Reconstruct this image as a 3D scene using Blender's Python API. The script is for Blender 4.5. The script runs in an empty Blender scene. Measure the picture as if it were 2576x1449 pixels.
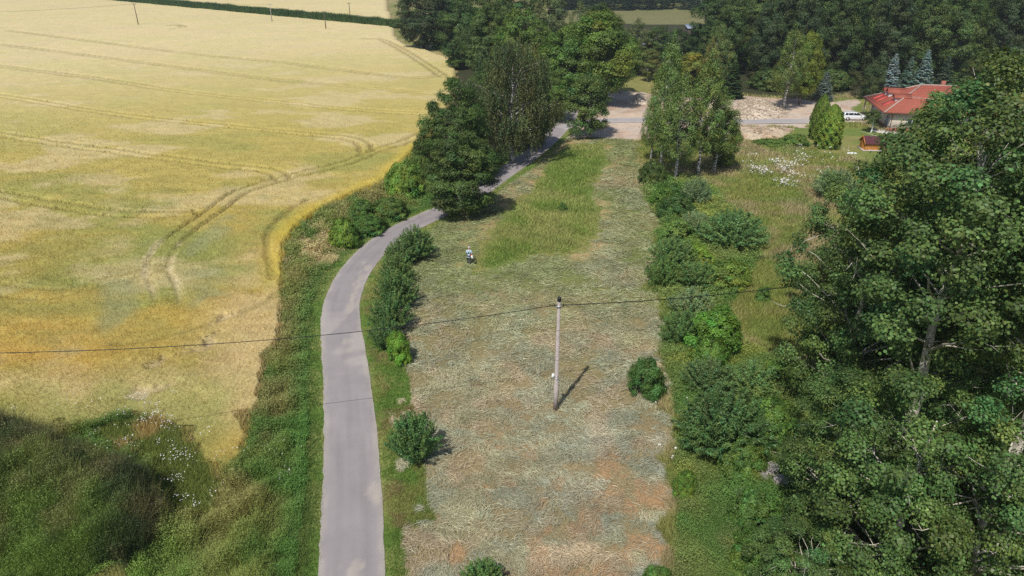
import bpy, bmesh, math, random
import numpy as np
from mathutils import Vector, Matrix, Quaternion

S = bpy.context.scene
COL = S.collection
R = math.radians

# ------------------------------------------------------------------ camera, light, exposure
H = 28.0            # camera height above the ground (a drone)
PITCH = 26.0
cam_d = bpy.data.cameras.new("camera")
cam_d.sensor_width = 36.0
cam_d.lens = 36.0 * 2600 / 3840
cam_d.clip_start = 0.5
cam_d.clip_end = 6000
cam = bpy.data.objects.new("camera", cam_d)
cam.location = (0, 0, H)
cam.rotation_euler = (R(90 - PITCH), 0, 0)
COL.objects.link(cam)
S.camera = cam

SUN_EL = 54.5
SUN_DIR = Vector((0.451 * math.cos(R(SUN_EL)), 0.892 * math.cos(R(SUN_EL)), -math.sin(R(SUN_EL))))
w = bpy.data.worlds.new("World")
S.world = w
w.use_nodes = True
nt = w.node_tree
bg = nt.nodes["Background"]
sky = nt.nodes.new("ShaderNodeTexSky")
sky.sky_type = 'NISHITA'
sky.sun_disc = False
sky.sun_elevation = R(SUN_EL)
sky.sun_rotation = math.atan2(-0.451, -0.892)
nt.links.new(sky.outputs[0], bg.inputs[0])
bg.inputs[1].default_value = 0.10
sun_d = bpy.data.lights.new("sun", 'SUN')
sun_d.energy = 4.0
sun_d.angle = R(0.5)
sun_d.color = (1.0, 0.955, 0.88)
sun = bpy.data.objects.new("sun", sun_d)
sun.rotation_euler = SUN_DIR.to_track_quat('-Z', 'Y').to_euler()
sun.location = (-20, -40, 80)
COL.objects.link(sun)
S.view_settings.view_transform = 'Standard'
S.view_settings.look = 'None'
S.view_settings.exposure = 0.0
S.view_settings.gamma = 1.0
S.render.engine = 'CYCLES'
S.cycles.max_bounces = 5
S.cycles.diffuse_bounces = 3
S.cycles.glossy_bounces = 2
S.cycles.transmission_bounces = 3
S.cycles.transparent_max_bounces = 4
S.cycles.use_denoising = False
S.cycles.caustics_reflective = False
S.cycles.caustics_refractive = False

# ------------------------------------------------------------------ survey: map sheet coordinates -> metres on the ground
FM, CX, CY = 2600 / 3840 * 2576, 1288.0, 724.5
sP, cP = math.sin(R(PITCH)), math.cos(R(PITCH))


def G(px, py, z=0.0):
    v = (py - CY) / FM
    t = (H - z) / (sP + v * cP)
    return ((px - CX) / FM * t, (cP - v * sP) * t, z)


def G2(pts, z=0.0):
    return np.array([G(a, b, z)[:2] for a, b in pts])


def topz(D, py):
    v = (py - CY) / FM
    return H - D * (sP + v * cP) / (cP - v * sP)


# ------------------------------------------------------------------ numeric helpers
def _h(ix, iy, s):
    n = (ix.astype(np.int64) * 374761393 + iy.astype(np.int64) * 668265263 + s * 974711) & 0xFFFFFFFF
    n = ((n ^ (n >> 13)) * 1274126177) & 0xFFFFFFFF
    n = n ^ (n >> 16)
    return n / 4294967295.0


def vn(x, y, s=0):
    xi, yi = np.floor(x), np.floor(y)
    fx, fy = x - xi, y - yi
    fx = fx * fx * (3 - 2 * fx)
    fy = fy * fy * (3 - 2 * fy)
    a, b = _h(xi, yi, s), _h(xi + 1, yi, s)
    c, d = _h(xi, yi + 1, s), _h(xi + 1, yi + 1, s)
    return (a * (1 - fx) + b * fx) * (1 - fy) + (c * (1 - fx) + d * fx) * fy


def fbm(x, y, sc=1.0, s=0, o=3):
    x = np.asarray(x, float) / sc
    y = np.asarray(y, float) / sc
    r, a, t = 0, 1.0, 0
    for k in range(o):
        r = r + a * vn(x + 17.3 * k, y - 9.1 * k, s + k)
        t += a
        a *= 0.5
        x, y = x * 2.03, y * 2.03
    return r / t


def sm(a, b, x):
    t = np.clip((x - a) / (b - a), 0, 1)
    return t * t * (3 - 2 * t)


def mix(a, b, t):
    a, b = np.asarray(a, float), np.asarray(b, float)
    t = np.asarray(t)[..., None]
    return a * (1 - t) + b * t


def inpoly(x, y, P):
    r = np.zeros(x.shape, bool)
    n = len(P)
    for i in range(n):
        x0, y0 = P[i]
        x1, y1 = P[(i + 1) % n]
        if y0 == y1:
            continue
        c = ((y0 > y) != (y1 > y))
        r ^= c & (x < (x1 - x0) * (y - y0) / (y1 - y0) + x0)
    return r


def dline(x, y, P, closed=False):
    d = np.full(x.shape, 1e9)
    n = len(P)
    for i in range(n if closed else n - 1):
        ax, ay = P[i]
        bx, by = P[(i + 1) % n]
        ux, uy = bx - ax, by - ay
        L = ux * ux + uy * uy + 1e-12
        t = np.clip(((x - ax) * ux + (y - ay) * uy) / L, 0, 1)
        d = np.minimum(d, (x - ax - t * ux) ** 2 + (y - ay - t * uy) ** 2)
    return np.sqrt(d)


def catmull(P, n=8):
    P = np.asarray(P, float)
    Q = np.vstack([2 * P[0] - P[1], P, 2 * P[-1] - P[-2]])
    out = []
    for i in range(1, len(Q) - 2):
        p0, p1, p2, p3 = Q[i - 1:i + 3]
        for k in range(n):
            t = k / n
            out.append(0.5 * ((2 * p1) + (-p0 + p2) * t + (2 * p0 - 5 * p1 + 4 * p2 - p3) * t * t + (-p0 + 3 * p1 - 3 * p2 + p3) * t ** 3))
    out.append(Q[-2])
    return np.array(out)


def offset_line(P, d):
    T = np.gradient(P, axis=0)
    T /= np.linalg.norm(T, axis=1)[:, None] + 1e-9
    return P + np.stack([T[:, 1], -T[:, 0]], 1) * d


# ------------------------------------------------------------------ mesh helpers
def mesh_from(name, V, faces, col=None, smooth=False, mat=None):
    """V (n,3); faces: list of (m,k) index arrays; col (n,3) -> point colour attribute 'tint'"""
    me = bpy.data.meshes.new(name)
    V = np.ascontiguousarray(V, np.float32)
    me.vertices.add(len(V))
    me.vertices.foreach_set("co", V.ravel())
    faces = [np.asarray(f, np.int32) for f in faces if len(f)]
    li = np.concatenate([f.ravel() for f in faces]).astype(np.int32)
    ks = np.concatenate([np.full(len(f), f.shape[1], np.int32) for f in faces])
    st = np.concatenate([[0], np.cumsum(ks)[:-1]]).astype(np.int32)
    me.loops.add(len(li))
    me.loops.foreach_set("vertex_index", li)
    me.polygons.add(len(ks))
    me.polygons.foreach_set("loop_start", st)
    if smooth:
        me.polygons.foreach_set("use_smooth", np.ones(len(ks), bool))
    me.update(calc_edges=True)
    if col is not None:
        at = me.attributes.new("tint", 'FLOAT_COLOR', 'POINT')
        c4 = np.ones((len(V), 4), np.float32)
        c4[:, :3] = col
        at.data.foreach_set("color", c4.ravel())
    if mat:
        me.materials.append(mat)
    return me


class MB:
    def __init__(s):
        s.V, s.F, s.n = [], {}, 0

    def add(s, V, F):
        V = np.asarray(V, float)
        for f in F:
            s.F.setdefault(len(f), []).append([i + s.n for i in f])
        s.V.append(V)
        s.n += len(V)
        return s

    def box(s, c, d, rz=0.0, taper=1.0):
        x, y, z = d[0] / 2, d[1] / 2, d[2] / 2
        v = [(-x, -y, -z), (x, -y, -z), (x, y, -z), (-x, y, -z)]
        v += [(a * taper, b * taper, z) for a, b, _ in v]
        cs, sn = math.cos(rz), math.sin(rz)
        v = [(c[0] + a * cs - b * sn, c[1] + a * sn + b * cs, c[2] + q) for a, b, q in v]
        return s.add(v, [(3, 2, 1, 0), (4, 5, 6, 7), (0, 1, 5, 4), (1, 2, 6, 5), (2, 3, 7, 6), (3, 0, 4, 7)])

    def tube(s, P, r, n=6, cap=True):
        P = [Vector(p) for p in P]
        if not hasattr(r, '__len__'):
            r = [r] * len(P)
        V = []
        for i, p in enumerate(P):
            t = (P[min(i + 1, len(P) - 1)] - P[max(i - 1, 0)]).normalized()
            a = t.cross(Vector((0.31, 0.17, 0.94))) if abs(t.z) < .93 else t.cross(Vector((1, 0, 0)))
            a.normalize()
            b = t.cross(a)
            for k in range(n):
                q = 2 * math.pi * k / n
                V.append(p + (a * math.cos(q) + b * math.sin(q)) * r[i])
        F = []
        for i in range(len(P) - 1):
            for k in range(n):
                k2 = (k + 1) % n
                F.append((i * n + k, i * n + k2, i * n + n + k2, i * n + n + k))
        if cap:
            F.append(tuple(range(n - 1, -1, -1)))
            F.append(tuple(range((len(P) - 1) * n, len(P) * n)))
        return s.add([tuple(v) for v in V], F)

    def lathe(s, prof, c=(0, 0, 0), n=16):
        V = [(c[0] + r * math.cos(2 * math.pi * k / n), c[1] + r * math.sin(2 * math.pi * k / n), c[2] + z) for r, z in prof for k in range(n)]
        F = [(i * n + k, i * n + (k + 1) % n, i * n + n + (k + 1) % n, i * n + n + k) for i in range(len(prof) - 1) for k in range(n)]
        F += [tuple(range(n - 1, -1, -1)), tuple(range((len(prof) - 1) * n, len(prof) * n))]
        return s.add(V, F)

    def mesh(s, name, mat=None, smooth=False):
        V = np.concatenate(s.V)
        return mesh_from(name, V, [np.array(f) for f in s.F.values()], None, smooth, mat)


def obj(name, me, parent=None, loc=None, rz=None):
    o = bpy.data.objects.new(name, me)
    COL.objects.link(o)
    if parent is not None:
        o.parent = parent
    if loc is not None:
        o.location = loc
    if rz is not None:
        o.rotation_euler = (0, 0, rz)
    return o


def tag(o, label=None, cat=None, group=None, kind=None):
    if label:
        o["label"] = label
    if cat:
        o["category"] = cat
    if group:
        o["group"] = group
    if kind:
        o["kind"] = kind
    return o


def thing(name, label, cat, loc=(0, 0, 0), rz=0.0, group=None):
    return tag(obj(name, None, None, loc, rz), label, cat, group)


# ------------------------------------------------------------------ materials
def newmat(name):
    m = bpy.data.materials.new(name)
    m.use_nodes = True
    n = m.node_tree
    return m, n, n.nodes["Principled BSDF"], n.links


def plain(name, c, rough=0.6, metal=0.0, spec=0.4, noise=0.0, scale=5.0, bump=0.0, coat=0.0):
    m, n, b, L = newmat(name)
    b.inputs["Base Color"].default_value = (*c, 1)
    b.inputs["Roughness"].default_value = rough
    b.inputs["Metallic"].default_value = metal
    b.inputs["Specular IOR Level"].default_value = spec
    b.inputs["Coat Weight"].default_value = coat
    if noise or bump:
        tc = n.nodes.new("ShaderNodeTexCoord")
        nz = n.nodes.new("ShaderNodeTexNoise")
        nz.inputs["Scale"].default_value = scale
        nz.inputs["Detail"].default_value = 6
        L.new(tc.outputs["Object"], nz.inputs["Vector"])
        if noise:
            mr = n.nodes.new("ShaderNodeMapRange")
            mr.inputs[1].default_value, mr.inputs[2].default_value = 0.3, 0.7
            mr.inputs[3].default_value, mr.inputs[4].default_value = 1 - noise, 1 + noise
            mx = n.nodes.new("ShaderNodeMix")
            mx.data_type = 'RGBA'
            mx.blend_type = 'MULTIPLY'
            mx.inputs[0].default_value = 1
            mx.inputs[6].default_value = (*c, 1)
            L.new(nz.outputs[0], mr.inputs[0])
            L.new(mr.outputs[0], mx.inputs[7])
            L.new(mx.outputs[2], b.inputs["Base Color"])
        if bump:
            bp = n.nodes.new("ShaderNodeBump")
            bp.inputs["Strength"].default_value = bump
            bp.inputs["Distance"].default_value = 0.05
            L.new(nz.outputs[0], bp.inputs["Height"])
            L.new(bp.outputs[0], b.inputs["Normal"])
    return m


def tintmat(name, rough=0.9, spec=0.15, scales=((1.2, .25), (7, .3)), bump=0.0, bdist=0.1, stretch=(1, 1, 1)):
    """surface whose own colour is the point attribute 'tint', broken up by world-space noise"""
    m, n, b, L = newmat(name)
    at = n.nodes.new("ShaderNodeAttribute")
    at.attribute_name = "tint"
    cur = at.outputs["Color"]
    tc = n.nodes.new("ShaderNodeTexCoord")
    mp = n.nodes.new("ShaderNodeMapping")
    mp.inputs["Scale"].default_value = stretch
    L.new(tc.outputs["Object"], mp.inputs["Vector"])
    last = None
    for sc, am in scales:
        nz = n.nodes.new("ShaderNodeTexNoise")
        nz.inputs["Scale"].default_value = sc
        nz.inputs["Detail"].default_value = 5
        nz.inputs["Roughness"].default_value = 0.65
        L.new(mp.outputs[0], nz.inputs["Vector"])
        mr = n.nodes.new("ShaderNodeMapRange")
        mr.inputs[1].default_value, mr.inputs[2].default_value = 0.25, 0.75
        mr.inputs[3].default_value, mr.inputs[4].default_value = 1 - am, 1 + am
        L.new(nz.outputs[0], mr.inputs[0])
        mx = n.nodes.new("ShaderNodeMix")
        mx.data_type = 'RGBA'
        mx.blend_type = 'MULTIPLY'
        mx.inputs[0].default_value = 1
        L.new(cur, mx.inputs[6])
        L.new(mr.outputs[0], mx.inputs[7])
        cur = mx.outputs[2]
        last = nz
    L.new(cur, b.inputs["Base Color"])
    b.inputs["Roughness"].default_value = rough
    b.inputs["Specular IOR Level"].default_value = spec
    if bump and last:
        bp = n.nodes.new("ShaderNodeBump")
        bp.inputs["Strength"].default_value = bump
        bp.inputs["Distance"].default_value = bdist
        L.new(last.outputs[0], bp.inputs["Height"])
        L.new(bp.outputs[0], b.inputs["Normal"])
    return m


def leafmat(name, use_obj=True, rough=0.55, spec=0.3, trans=0.25):
    """leaf blade: point tint (x object colour) on a glossy face that lets some light through"""
    m, n, b, L = newmat(name)
    at = n.nodes.new("ShaderNodeAttribute")
    at.attribute_name = "tint"
    cur = at.outputs["Color"]
    if use_obj:
        oi = n.nodes.new("ShaderNodeObjectInfo")
        mx = n.nodes.new("ShaderNodeMix")
        mx.data_type = 'RGBA'
        mx.blend_type = 'MULTIPLY'
        mx.inputs[0].default_value = 1
        L.new(cur, mx.inputs[6])
        L.new(oi.outputs["Color"], mx.inputs[7])
        cur = mx.outputs[2]
    L.new(cur, b.inputs["Base Color"])
    b.inputs["Roughness"].default_value = rough
    b.inputs["Specular IOR Level"].default_value = spec
    tr = n.nodes.new("ShaderNodeBsdfTranslucent")
    hs = n.nodes.new("ShaderNodeHueSaturation")
    hs.inputs["Hue"].default_value = 0.485
    hs.inputs["Saturation"].default_value = 1.15
    hs.inputs["Value"].default_value = 1.3
    L.new(cur, hs.inputs["Color"])
    L.new(hs.outputs[0], tr.inputs["Color"])
    ms = n.nodes.new("ShaderNodeMixShader")
    ms.inputs[0].default_value = trans
    out = n.nodes["Material Output"]
    L.new(b.outputs[0], ms.inputs[1])
    L.new(tr.outputs[0], ms.inputs[2])
    L.new(ms.outputs[0], out.inputs["Surface"])
    return m


M_ground = tintmat("ground_soil_and_turf", scales=((0.6, .18), (5, .35)), bump=0.5, bdist=0.08)
M_field = tintmat("grain_canopy", scales=((0.35, .07), (1.1, .10), (6, .28)), bump=0.7, bdist=0.12, stretch=(0.75, 1.0, 1))
M_road = tintmat("worn_asphalt", rough=0.85, spec=0.25, scales=((0.8, .06), (30, .10)), bump=0.15, bdist=0.01)
M_heap = tintmat("clay_heap", scales=((0.7, .15), (3, .3)), bump=0.8, bdist=0.25)
M_blade = leafmat("grass_blade", use_obj=False, rough=0.6, spec=0.2, trans=0.25)
M_straw = leafmat("dry_straw", use_obj=False, rough=0.7, spec=0.2, trans=0.15)
M_petal = leafmat("white_petal", use_obj=False, rough=0.7, spec=0.1, trans=0.2)
M_leaf = leafmat("broad_leaf", rough=0.5, spec=0.3, trans=0.24)
M_aspen = leafmat("aspen_leaf", rough=0.5, spec=0.28, trans=0.26)
M_needle = leafmat("conifer_needle", rough=0.6, spec=0.25, trans=0.12)
M_bark = plain("grey_brown_bark", (0.13, 0.105, 0.08), 0.9, noise=0.35, scale=6, bump=0.4)
M_aspenbark = plain("pale_aspen_bark", (0.52, 0.48, 0.39), 0.8, noise=0.4, scale=3, bump=0.3)
M_twig = plain("bare_grey_twig", (0.40, 0.34, 0.27), 0.8, noise=0.2, scale=4)


def birchbark():
    m, n, b, L = newmat("birch_bark")
    tc = n.nodes.new("ShaderNodeTexCoord")
    mp = n.nodes.new("ShaderNodeMapping")
    mp.inputs["Scale"].default_value = (1.2, 1.2, 3.2)
    nz = n.nodes.new("ShaderNodeTexNoise")
    nz.inputs["Scale"].default_value = 2.0
    nz.inputs["Detail"].default_value = 6
    cr = n.nodes.new("ShaderNodeValToRGB")
    cr.color_ramp.elements[0].position = 0.42
    cr.color_ramp.elements[0].color = (0.05, 0.045, 0.04, 1)
    cr.color_ramp.elements[1].position = 0.52
    cr.color_ramp.elements[1].color = (0.62, 0.59, 0.54, 1)
    L.new(tc.outputs["Object"], mp.inputs[0])
    L.new(mp.outputs[0], nz.inputs["Vector"])
    L.new(nz.outputs[0], cr.inputs[0])
    L.new(cr.outputs[0], b.inputs["Base Color"])
    b.inputs["Roughness"].default_value = 0.8
    return m


M_white = plain("white_enamel", (.78, .78, .76), .4)
M_birch = birchbark()
# ------------------------------------------------------------------ the map (outlines surveyed on the ground plane)
FIELD_EDGE = catmull(G2([(990, 68), (1002, 100), (1030, 117), (1062, 122), (1102, 139), (1148, 158), (1140, 240), (1128, 275), (1108, 310), (1080, 350), (1050, 382), (1010, 425), (985, 455),
                         (965, 468), (900, 492), (832, 526), (772, 562), (728, 610), (717, 645), (714, 690), (713, 750), (711, 800), (708, 850), (694, 885), (664, 915), (668, 942),
                         (660, 985), (642, 1030), (626, 1110), (600, 1160), (548, 1196), (512, 1160), (486, 1110), (440, 1068), (380, 1052), (300, 1050), (230, 1075), (150, 1085)]), 4)
FIELD = np.vstack([G2([(960, -70)]), FIELD_EDGE, [[-40, 38], [-70, 37], [-120, 36], [-900, 36], [-900, 1000], [-150, 1000]]])
ROAD = catmull(G2([(884, 1500), (884, 1449), (886, 1300), (884, 1150), (876, 1000), (864, 880), (857, 800), (864, 748), (888, 693), (926, 643), (970, 605), (1022, 573), (1085, 543), (1135, 520),
                   (1185, 494), (1245, 452), (1300, 414), (1345, 382), (1385, 347), (1412, 318), (1428, 296), (1440, 270)]), 6)
ROAD = np.vstack([[ROAD[0, 0] + 0.1, -40], ROAD])
DRIVE = catmull(G2([(1404, 322), (1450, 312), (1520, 304), (1600, 302), (1700, 304), (1850, 306), (1950, 305), (2050, 304), (2130, 303), (2188, 300)]), 6)
MOWN = G2([(930, 1500), (962, 1449), (985, 1300), (975, 1150), (958, 1000), (925, 880), (915, 780), (945, 690), (1010, 610), (1095, 560), (1160, 548), (1250, 475), (1335, 412), (1400, 358), (1424, 346), (1500, 347), (1600, 350), (1606, 420),
           (1630, 500), (1652, 560), (1655, 640), (1650, 720), (1662, 800), (1668, 880), (1690, 960), (1692, 1050), (1680, 1150), (1684, 1300), (1680, 1449), (1680, 1520)])
UNCUT = catmull(G2([(1425, 364), (1475, 358), (1524, 362), (1532, 400), (1512, 450), (1502, 500), (1518, 560), (1508, 600), (1450, 640), (1330, 650), (1238, 682), (1192, 672), (1200, 630), (1240, 570), (1290, 510), (1330, 475), (1372, 415), (1425, 364)]), 4)
DIRT = G2([(1425, 350), (1500, 348), (1600, 352), (1700, 350), (1850, 345), (1870, 352), (1960, 350), (1990, 338), (2000, 325), (1880, 318), (1850, 316), (2035, 322), (2050, 296), (2140, 296), (2150, 270), (2170, 258), (2145, 248), (2085, 258), (2030, 250), (1960, 248), (1900, 244), (1840, 238), (1805, 236),
           (1780, 250), (1640, 236), (1600, 232), (1525, 230), (1520, 262), (1470, 300), (1425, 330)])
LAWN = G2([(2000, 322), (2130, 318), (2250, 330), (2500, 360), (2500, 420), (2240, 425), (2140, 398), (2060, 385), (1995, 345)])
YARD = G2([(2140, 296), (2040, 268), (2090, 250), (2170, 245), (2190, 300)])
MEADOW = G2([(1380, 90), (1540, 60), (1760, 62), (1900, 62), (1900, 27), (1380, 22)])
GLADE = G2([(1500, 232), (1640, 236), (1640, 195), (1500, 190)])
MOUND = G2([(-500, 1030), (-200, 1040), (0, 1062), (100, 1092), (180, 1122), (300, 1166), (370, 1206), (392, 1262), (386, 1320), (300, 1400), (200, 1449), (60, 1500), (-500, 1560)], 1.6)
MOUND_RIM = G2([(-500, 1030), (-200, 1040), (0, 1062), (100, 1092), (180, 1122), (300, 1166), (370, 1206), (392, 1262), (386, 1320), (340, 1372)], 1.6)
DAISY = G2([(330, 1000), (480, 1000), (500, 1090), (560, 1180), (540, 1290), (420, 1310), (385, 1230), (380, 1180), (240, 1110), (240, 1085), (330, 1060)])
PARSLEY = [G2(p) for p in ([(1865, 398), (1985, 400), (2060, 412), (2075, 450), (1990, 460), (1925, 445), (1870, 452)], [(1938, 452), (1990, 458), (1990, 486), (1950, 482)], [(1960, 380), (2060, 375), (2150, 390), (2160, 425), (2070, 415), (1970, 400)])]
WOODEDGE = G2([(1150, 160), (1140, 250), (1110, 320), (1060, 390), (1090, 470), (1180, 480), (1240, 440), (1330, 395), (1395, 330), (1410, 290), (1480, 240), (1600, 190), (1820, 230), (1900, 242), (2030, 246), (2200, 235), (2700, 235), (2900, 130), (1900, 70), (1760, 70), (1380, 95), (1150, 120)])
BUSHBELT = G2([(1612, 455), (1660, 440), (1790, 470), (1850, 540), (1930, 600), (1880, 690), (1830, 770), (1860, 870), (2000, 930), (2300, 1000), (2620, 1100), (2620, 1560), (1690, 1560), (1700, 1449), (1690, 1250), (1700, 1050), (1670, 900), (1655, 800), (1640, 700), (1660, 600), (1640, 520)])
TRACKS = [  # wheel tracks through the grain (centre lines of each pair)
    [(-300, 128), (0, 172), (237, 203), (474, 240), (711, 265), (872, 282), (994, 291), (1069, 294), (1105, 290), (1130, 279)],
    [(-300, 200), (0, 248), (271, 292), (508, 320), (779, 347), (872, 356), (915, 372), (922, 390)],
    [(-300, 300), (0, 347), (169, 374), (372, 402), (541, 424), (650, 437), (700, 448), (712, 462)],
    [(-300, 455), (0, 502), (203, 538), (305, 550), (420, 552), (474, 550)],
    [(27, 82), (237, 109), (474, 140), (711, 163), (859, 183), (1011, 200), (1080, 200), (1112, 190)],
    [(0, 116), (237, 147), (440, 174), (643, 201), (859, 222), (974, 233), (1130, 247)],
    [(920, 102), (960, 104), (1021, 135), (1060, 160), (1089, 179), (1119, 200)],
    [(1084, 340), (1020, 366), (950, 388), (880, 418), (760, 448), (680, 472), (600, 500), (540, 545), (475, 590), (420, 640), (400, 690), (425, 760), (420, 800)],
    [(400, 690), (310, 715), (237, 732), (135, 756), (0, 742), (-200, 700)],
    [(430, 68), (448, 66), (463, 72), (440, 77)],
]
TRACKS = [catmull(G2(t), 4) for t in TRACKS]
GROOVES = [(catmull(G2([(778, 512), (725, 545), (678, 595), (674, 640), (684, 690), (690, 715)]), 4), 0.28),
           (catmull(G2([(1060, 425), (960, 470), (900, 487)]), 4), 0.2),
           (catmull(G2([(300, 880), (400, 868), (500, 840), (640, 790), (712, 745)]), 4), 0.3)]
BARE = [(G2([(600, 805), (560, 815), (541, 830), (533, 880)]), 0.45), (G2([(372, 935), (430, 915), (490, 902)]), 0.5), (G2([(392, 1085), (400, 1068)]), 0.5), (G2([(345, 1000), (420, 985)]), 0.4)]


def road_d(x, y):
    return dline(x, y, ROAD)


# ------------------------------------------------------------------ terrain height
def gz(x, y):
    x, y = np.asarray(x, float), np.asarray(y, float)
    z = (fbm(x, y, 6, 3) - .5) * 0.25 * sm(2.2, 6, road_d(x, y)) * sm(400, 100, y)
    near = (x < -8) & (x > -90) & (y < 48) & (y > 10)
    if near.any():
        xa, ya = x[near], y[near]
        ins = inpoly(xa, ya, MOUND)
        d = dline(xa, ya, MOUND_RIM)
        prof = np.where(ins, sm(-1.3, 2.0, d), sm(1.3, -2.0, d) * 0 + sm(-1.3, 2.0, -d))
        nearfade = sm(20.5, 27.5, ya + 0.25 * (xa + 20))
        z[near] += 2.9 * prof * nearfade * (0.85 + 0.3 * fbm(xa, ya, 3, 8))
    hp = (y > 120) & (y < 170) & (x > 25) & (x < 75)
    return z


# ------------------------------------------------------------------ colours of the ground and what grows on it (linear albedo)
LOWER = G2([(600, 1160), (548, 1196), (512, 1160), (486, 1110), (440, 1068), (380, 1052), (300, 1050), (230, 1075), (150, 1085), (0, 1075), (-200, 1060)])


def field_col(x, y):
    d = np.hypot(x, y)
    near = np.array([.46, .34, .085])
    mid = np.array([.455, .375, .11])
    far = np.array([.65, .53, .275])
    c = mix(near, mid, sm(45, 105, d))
    c = mix(c, far, sm(105, 270, d))  # paleness of the far grain at grazing view painted into its colour
    n1 = fbm(x, y * 1.6, 22, 5, 4)
    n2 = fbm(x + 50, y * 1.8, 9, 11, 4)
    n3 = fbm(x - 30, y, 30, 23, 3)
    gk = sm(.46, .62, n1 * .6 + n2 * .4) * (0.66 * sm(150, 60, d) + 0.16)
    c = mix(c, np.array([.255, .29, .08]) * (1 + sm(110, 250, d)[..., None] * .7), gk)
    ok = sm(.50, .66, n3 * .55 + n2 * .45) * sm(110, 50, d) * .5
    c = mix(c, [.58, .37, .10], ok)
    pk = sm(.52, .66, fbm(x, y * 1.5, 11, 41, 4)) * .55
    c = mix(c, [.60, .49, .27], pk)
    fx = sm(.50, .66, fbm(x, y * 2.2, 3.0, 43, 3)) * .28
    c = mix(c, [.27, .25, .08], fx * sm(200, 60, d))
    # the dry corner by the road
    e = sm(9, 1.5, dline(x, y, FIELD_EDGE)) * sm(70, 52, y) * sm(34, 38, y)
    c = mix(c, [.60, .465, .225], e * .85 * sm(.2, .5, fbm(x, y, 4, 77)))
    row = np.sin(2 * np.pi * (x + .12 * fbm(x, y, 3, 74)) / .42) * .5 + .5
    c = c * (1 - .16 * e * row * sm(.2, .5, fbm(x, y, 1.5, 75)))[..., None]
    lw = dline(x, y, LOWER)
    c = mix(c, mix([.23, .27, .07], [.34, .32, .10], fbm(x, y, 2, 79)), sm(6.5, 1.0, lw + 4 * (fbm(x, y, 2.0, 78) - .5)) * .75 * sm(-15, -20, x))
    e2 = sm(3.0, 0.8, dline(x, y, FIELD_EDGE)) * sm(52, 62, y) * sm(130, 100, y)
    c = mix(c, [.56, .43, .07], e2 * .7)
    return c


def wheel(x, y):
    """0..1: how much a wheel track or bare line presses the grain down"""
    t = np.zeros(x.shape)
    for k, P in enumerate(TRACKS):
        lo, hi = P.min(0) - 3, P.max(0) + 3
        q = (x > lo[0]) & (x < hi[0]) & (y > lo[1]) & (y < hi[1])
        if not q.any():
            continue
        d = dline(x[q], y[q], P)
        wv = 0.15 + 0.0014 * y[q]
        a = sm(wv + .16, wv - .05, np.abs(d - 0.95))
        a = a * (0.55 + .8 * fbm(x[q], y[q], 5, 60 + k))
        if k in (4, 5):
            a = a * .75
        if k == 7:
            a = a * (.42 + .58 * sm(58, 76, y[q])) * sm(P[-1, 1], P[-1, 1] + 3, y[q])
        if k == 8:
            a = a * .35
        t[q] = np.maximum(t[q], a)
    for P, wd in GROOVES:
        d = dline(x, y, P)
        t = np.maximum(t, .6 * sm(wd + .25, wd - .1, d + .25 * (fbm(x, y, 1.2, 5) - .5)))
    return np.clip(t, 0, 1)


def bare(x, y):
    t = np.zeros(x.shape)
    for P, wd in BARE:
        d = dline(x, y, P) + 2.6 * (fbm(x, y, .8, 9, 4) - .5)
        t = np.maximum(t, .7 * sm(wd + .1, wd - .5, d))
    return t


REG = dict(rough=0, field=1, road=2, mown=3, uncut=4, dirt=5, drive=6, weeds=7, lawn=8, daisy=9, mound=10, wood=11, belt=12, verge=13, meadow=14)


def region(x, y, jit=0.5):
    x, y = np.asarray(x, float), np.asarray(y, float)
    j = jit * np.clip(np.hypot(x, y) / 60, .6, 2)
    xj = x + (fbm(x, y, 2.2, 31) - .5) * 2 * j
    yj = y + (fbm(x, y, 2.2, 37) - .5) * 2 * j
    r = np.zeros(x.shape, np.int8)
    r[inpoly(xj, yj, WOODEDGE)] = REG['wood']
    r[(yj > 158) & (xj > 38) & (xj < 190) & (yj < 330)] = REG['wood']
    r[inpoly(xj, yj, MEADOW)] = REG['meadow']
    r[inpoly(xj, yj, GLADE)] = REG['lawn']
    r[inpoly(xj, yj, BUSHBELT)] = REG['belt']
    left = (xj < 0) & (yj < 100)
    road_x = np.interp(yj, ROAD[:, 1], ROAD[:, 0])
    r[(xj < road_x) & (yj < 105)] = REG['weeds']
    r[inpoly(xj, yj, LAWN) | inpoly(xj, yj, YARD)] = REG['lawn']
    r[inpoly(xj, yj, DIRT)] = REG['dirt']
    r[inpoly(xj + (fbm(x, y, 3.0, 35) - .5) * 3.2 + (fbm(x, y, .9, 36) - .5) * 1.4, yj, MOWN)] = REG['mown']
    r[inpoly(xj + (fbm(x, y, 1.2, 33) - .5) * 2.2, yj + (fbm(x, y, 1.2, 34) - .5) * 4, UNCUT)] = REG['uncut']
    r[inpoly(xj, yj, FIELD)] = REG['field']
    r[inpoly(xj, yj, DAISY) & (r != REG['field'])] = REG['daisy']
    near = (y < 50) & (x < -8)
    if near.any():
        q = np.zeros(x.shape, bool)
        q[near] = inpoly(xj[near], yj[near], MOUND)
        r[q] = REG['mound']
    d = road_d(x, y) + (fbm(x, y, 1.5, 71) - .5) * .5
    r[(d < 2.7) & (r != REG['field']) & (r != REG['wood'])] = REG['verge']
    r[(d < 4.3) & (y < 60) & (x > road_x) & (fbm(x, y, 2.5, 72) > .5 - .1 * (d < 3.4)) & (r == REG['mown'])] = REG['verge']
    r[road_d(x, y) < 1.5] = REG['road']
    dd = dline(x, y, DRIVE)
    r[(dd < 2.0) & (x > -20)] = REG['drive']
    return r


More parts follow.
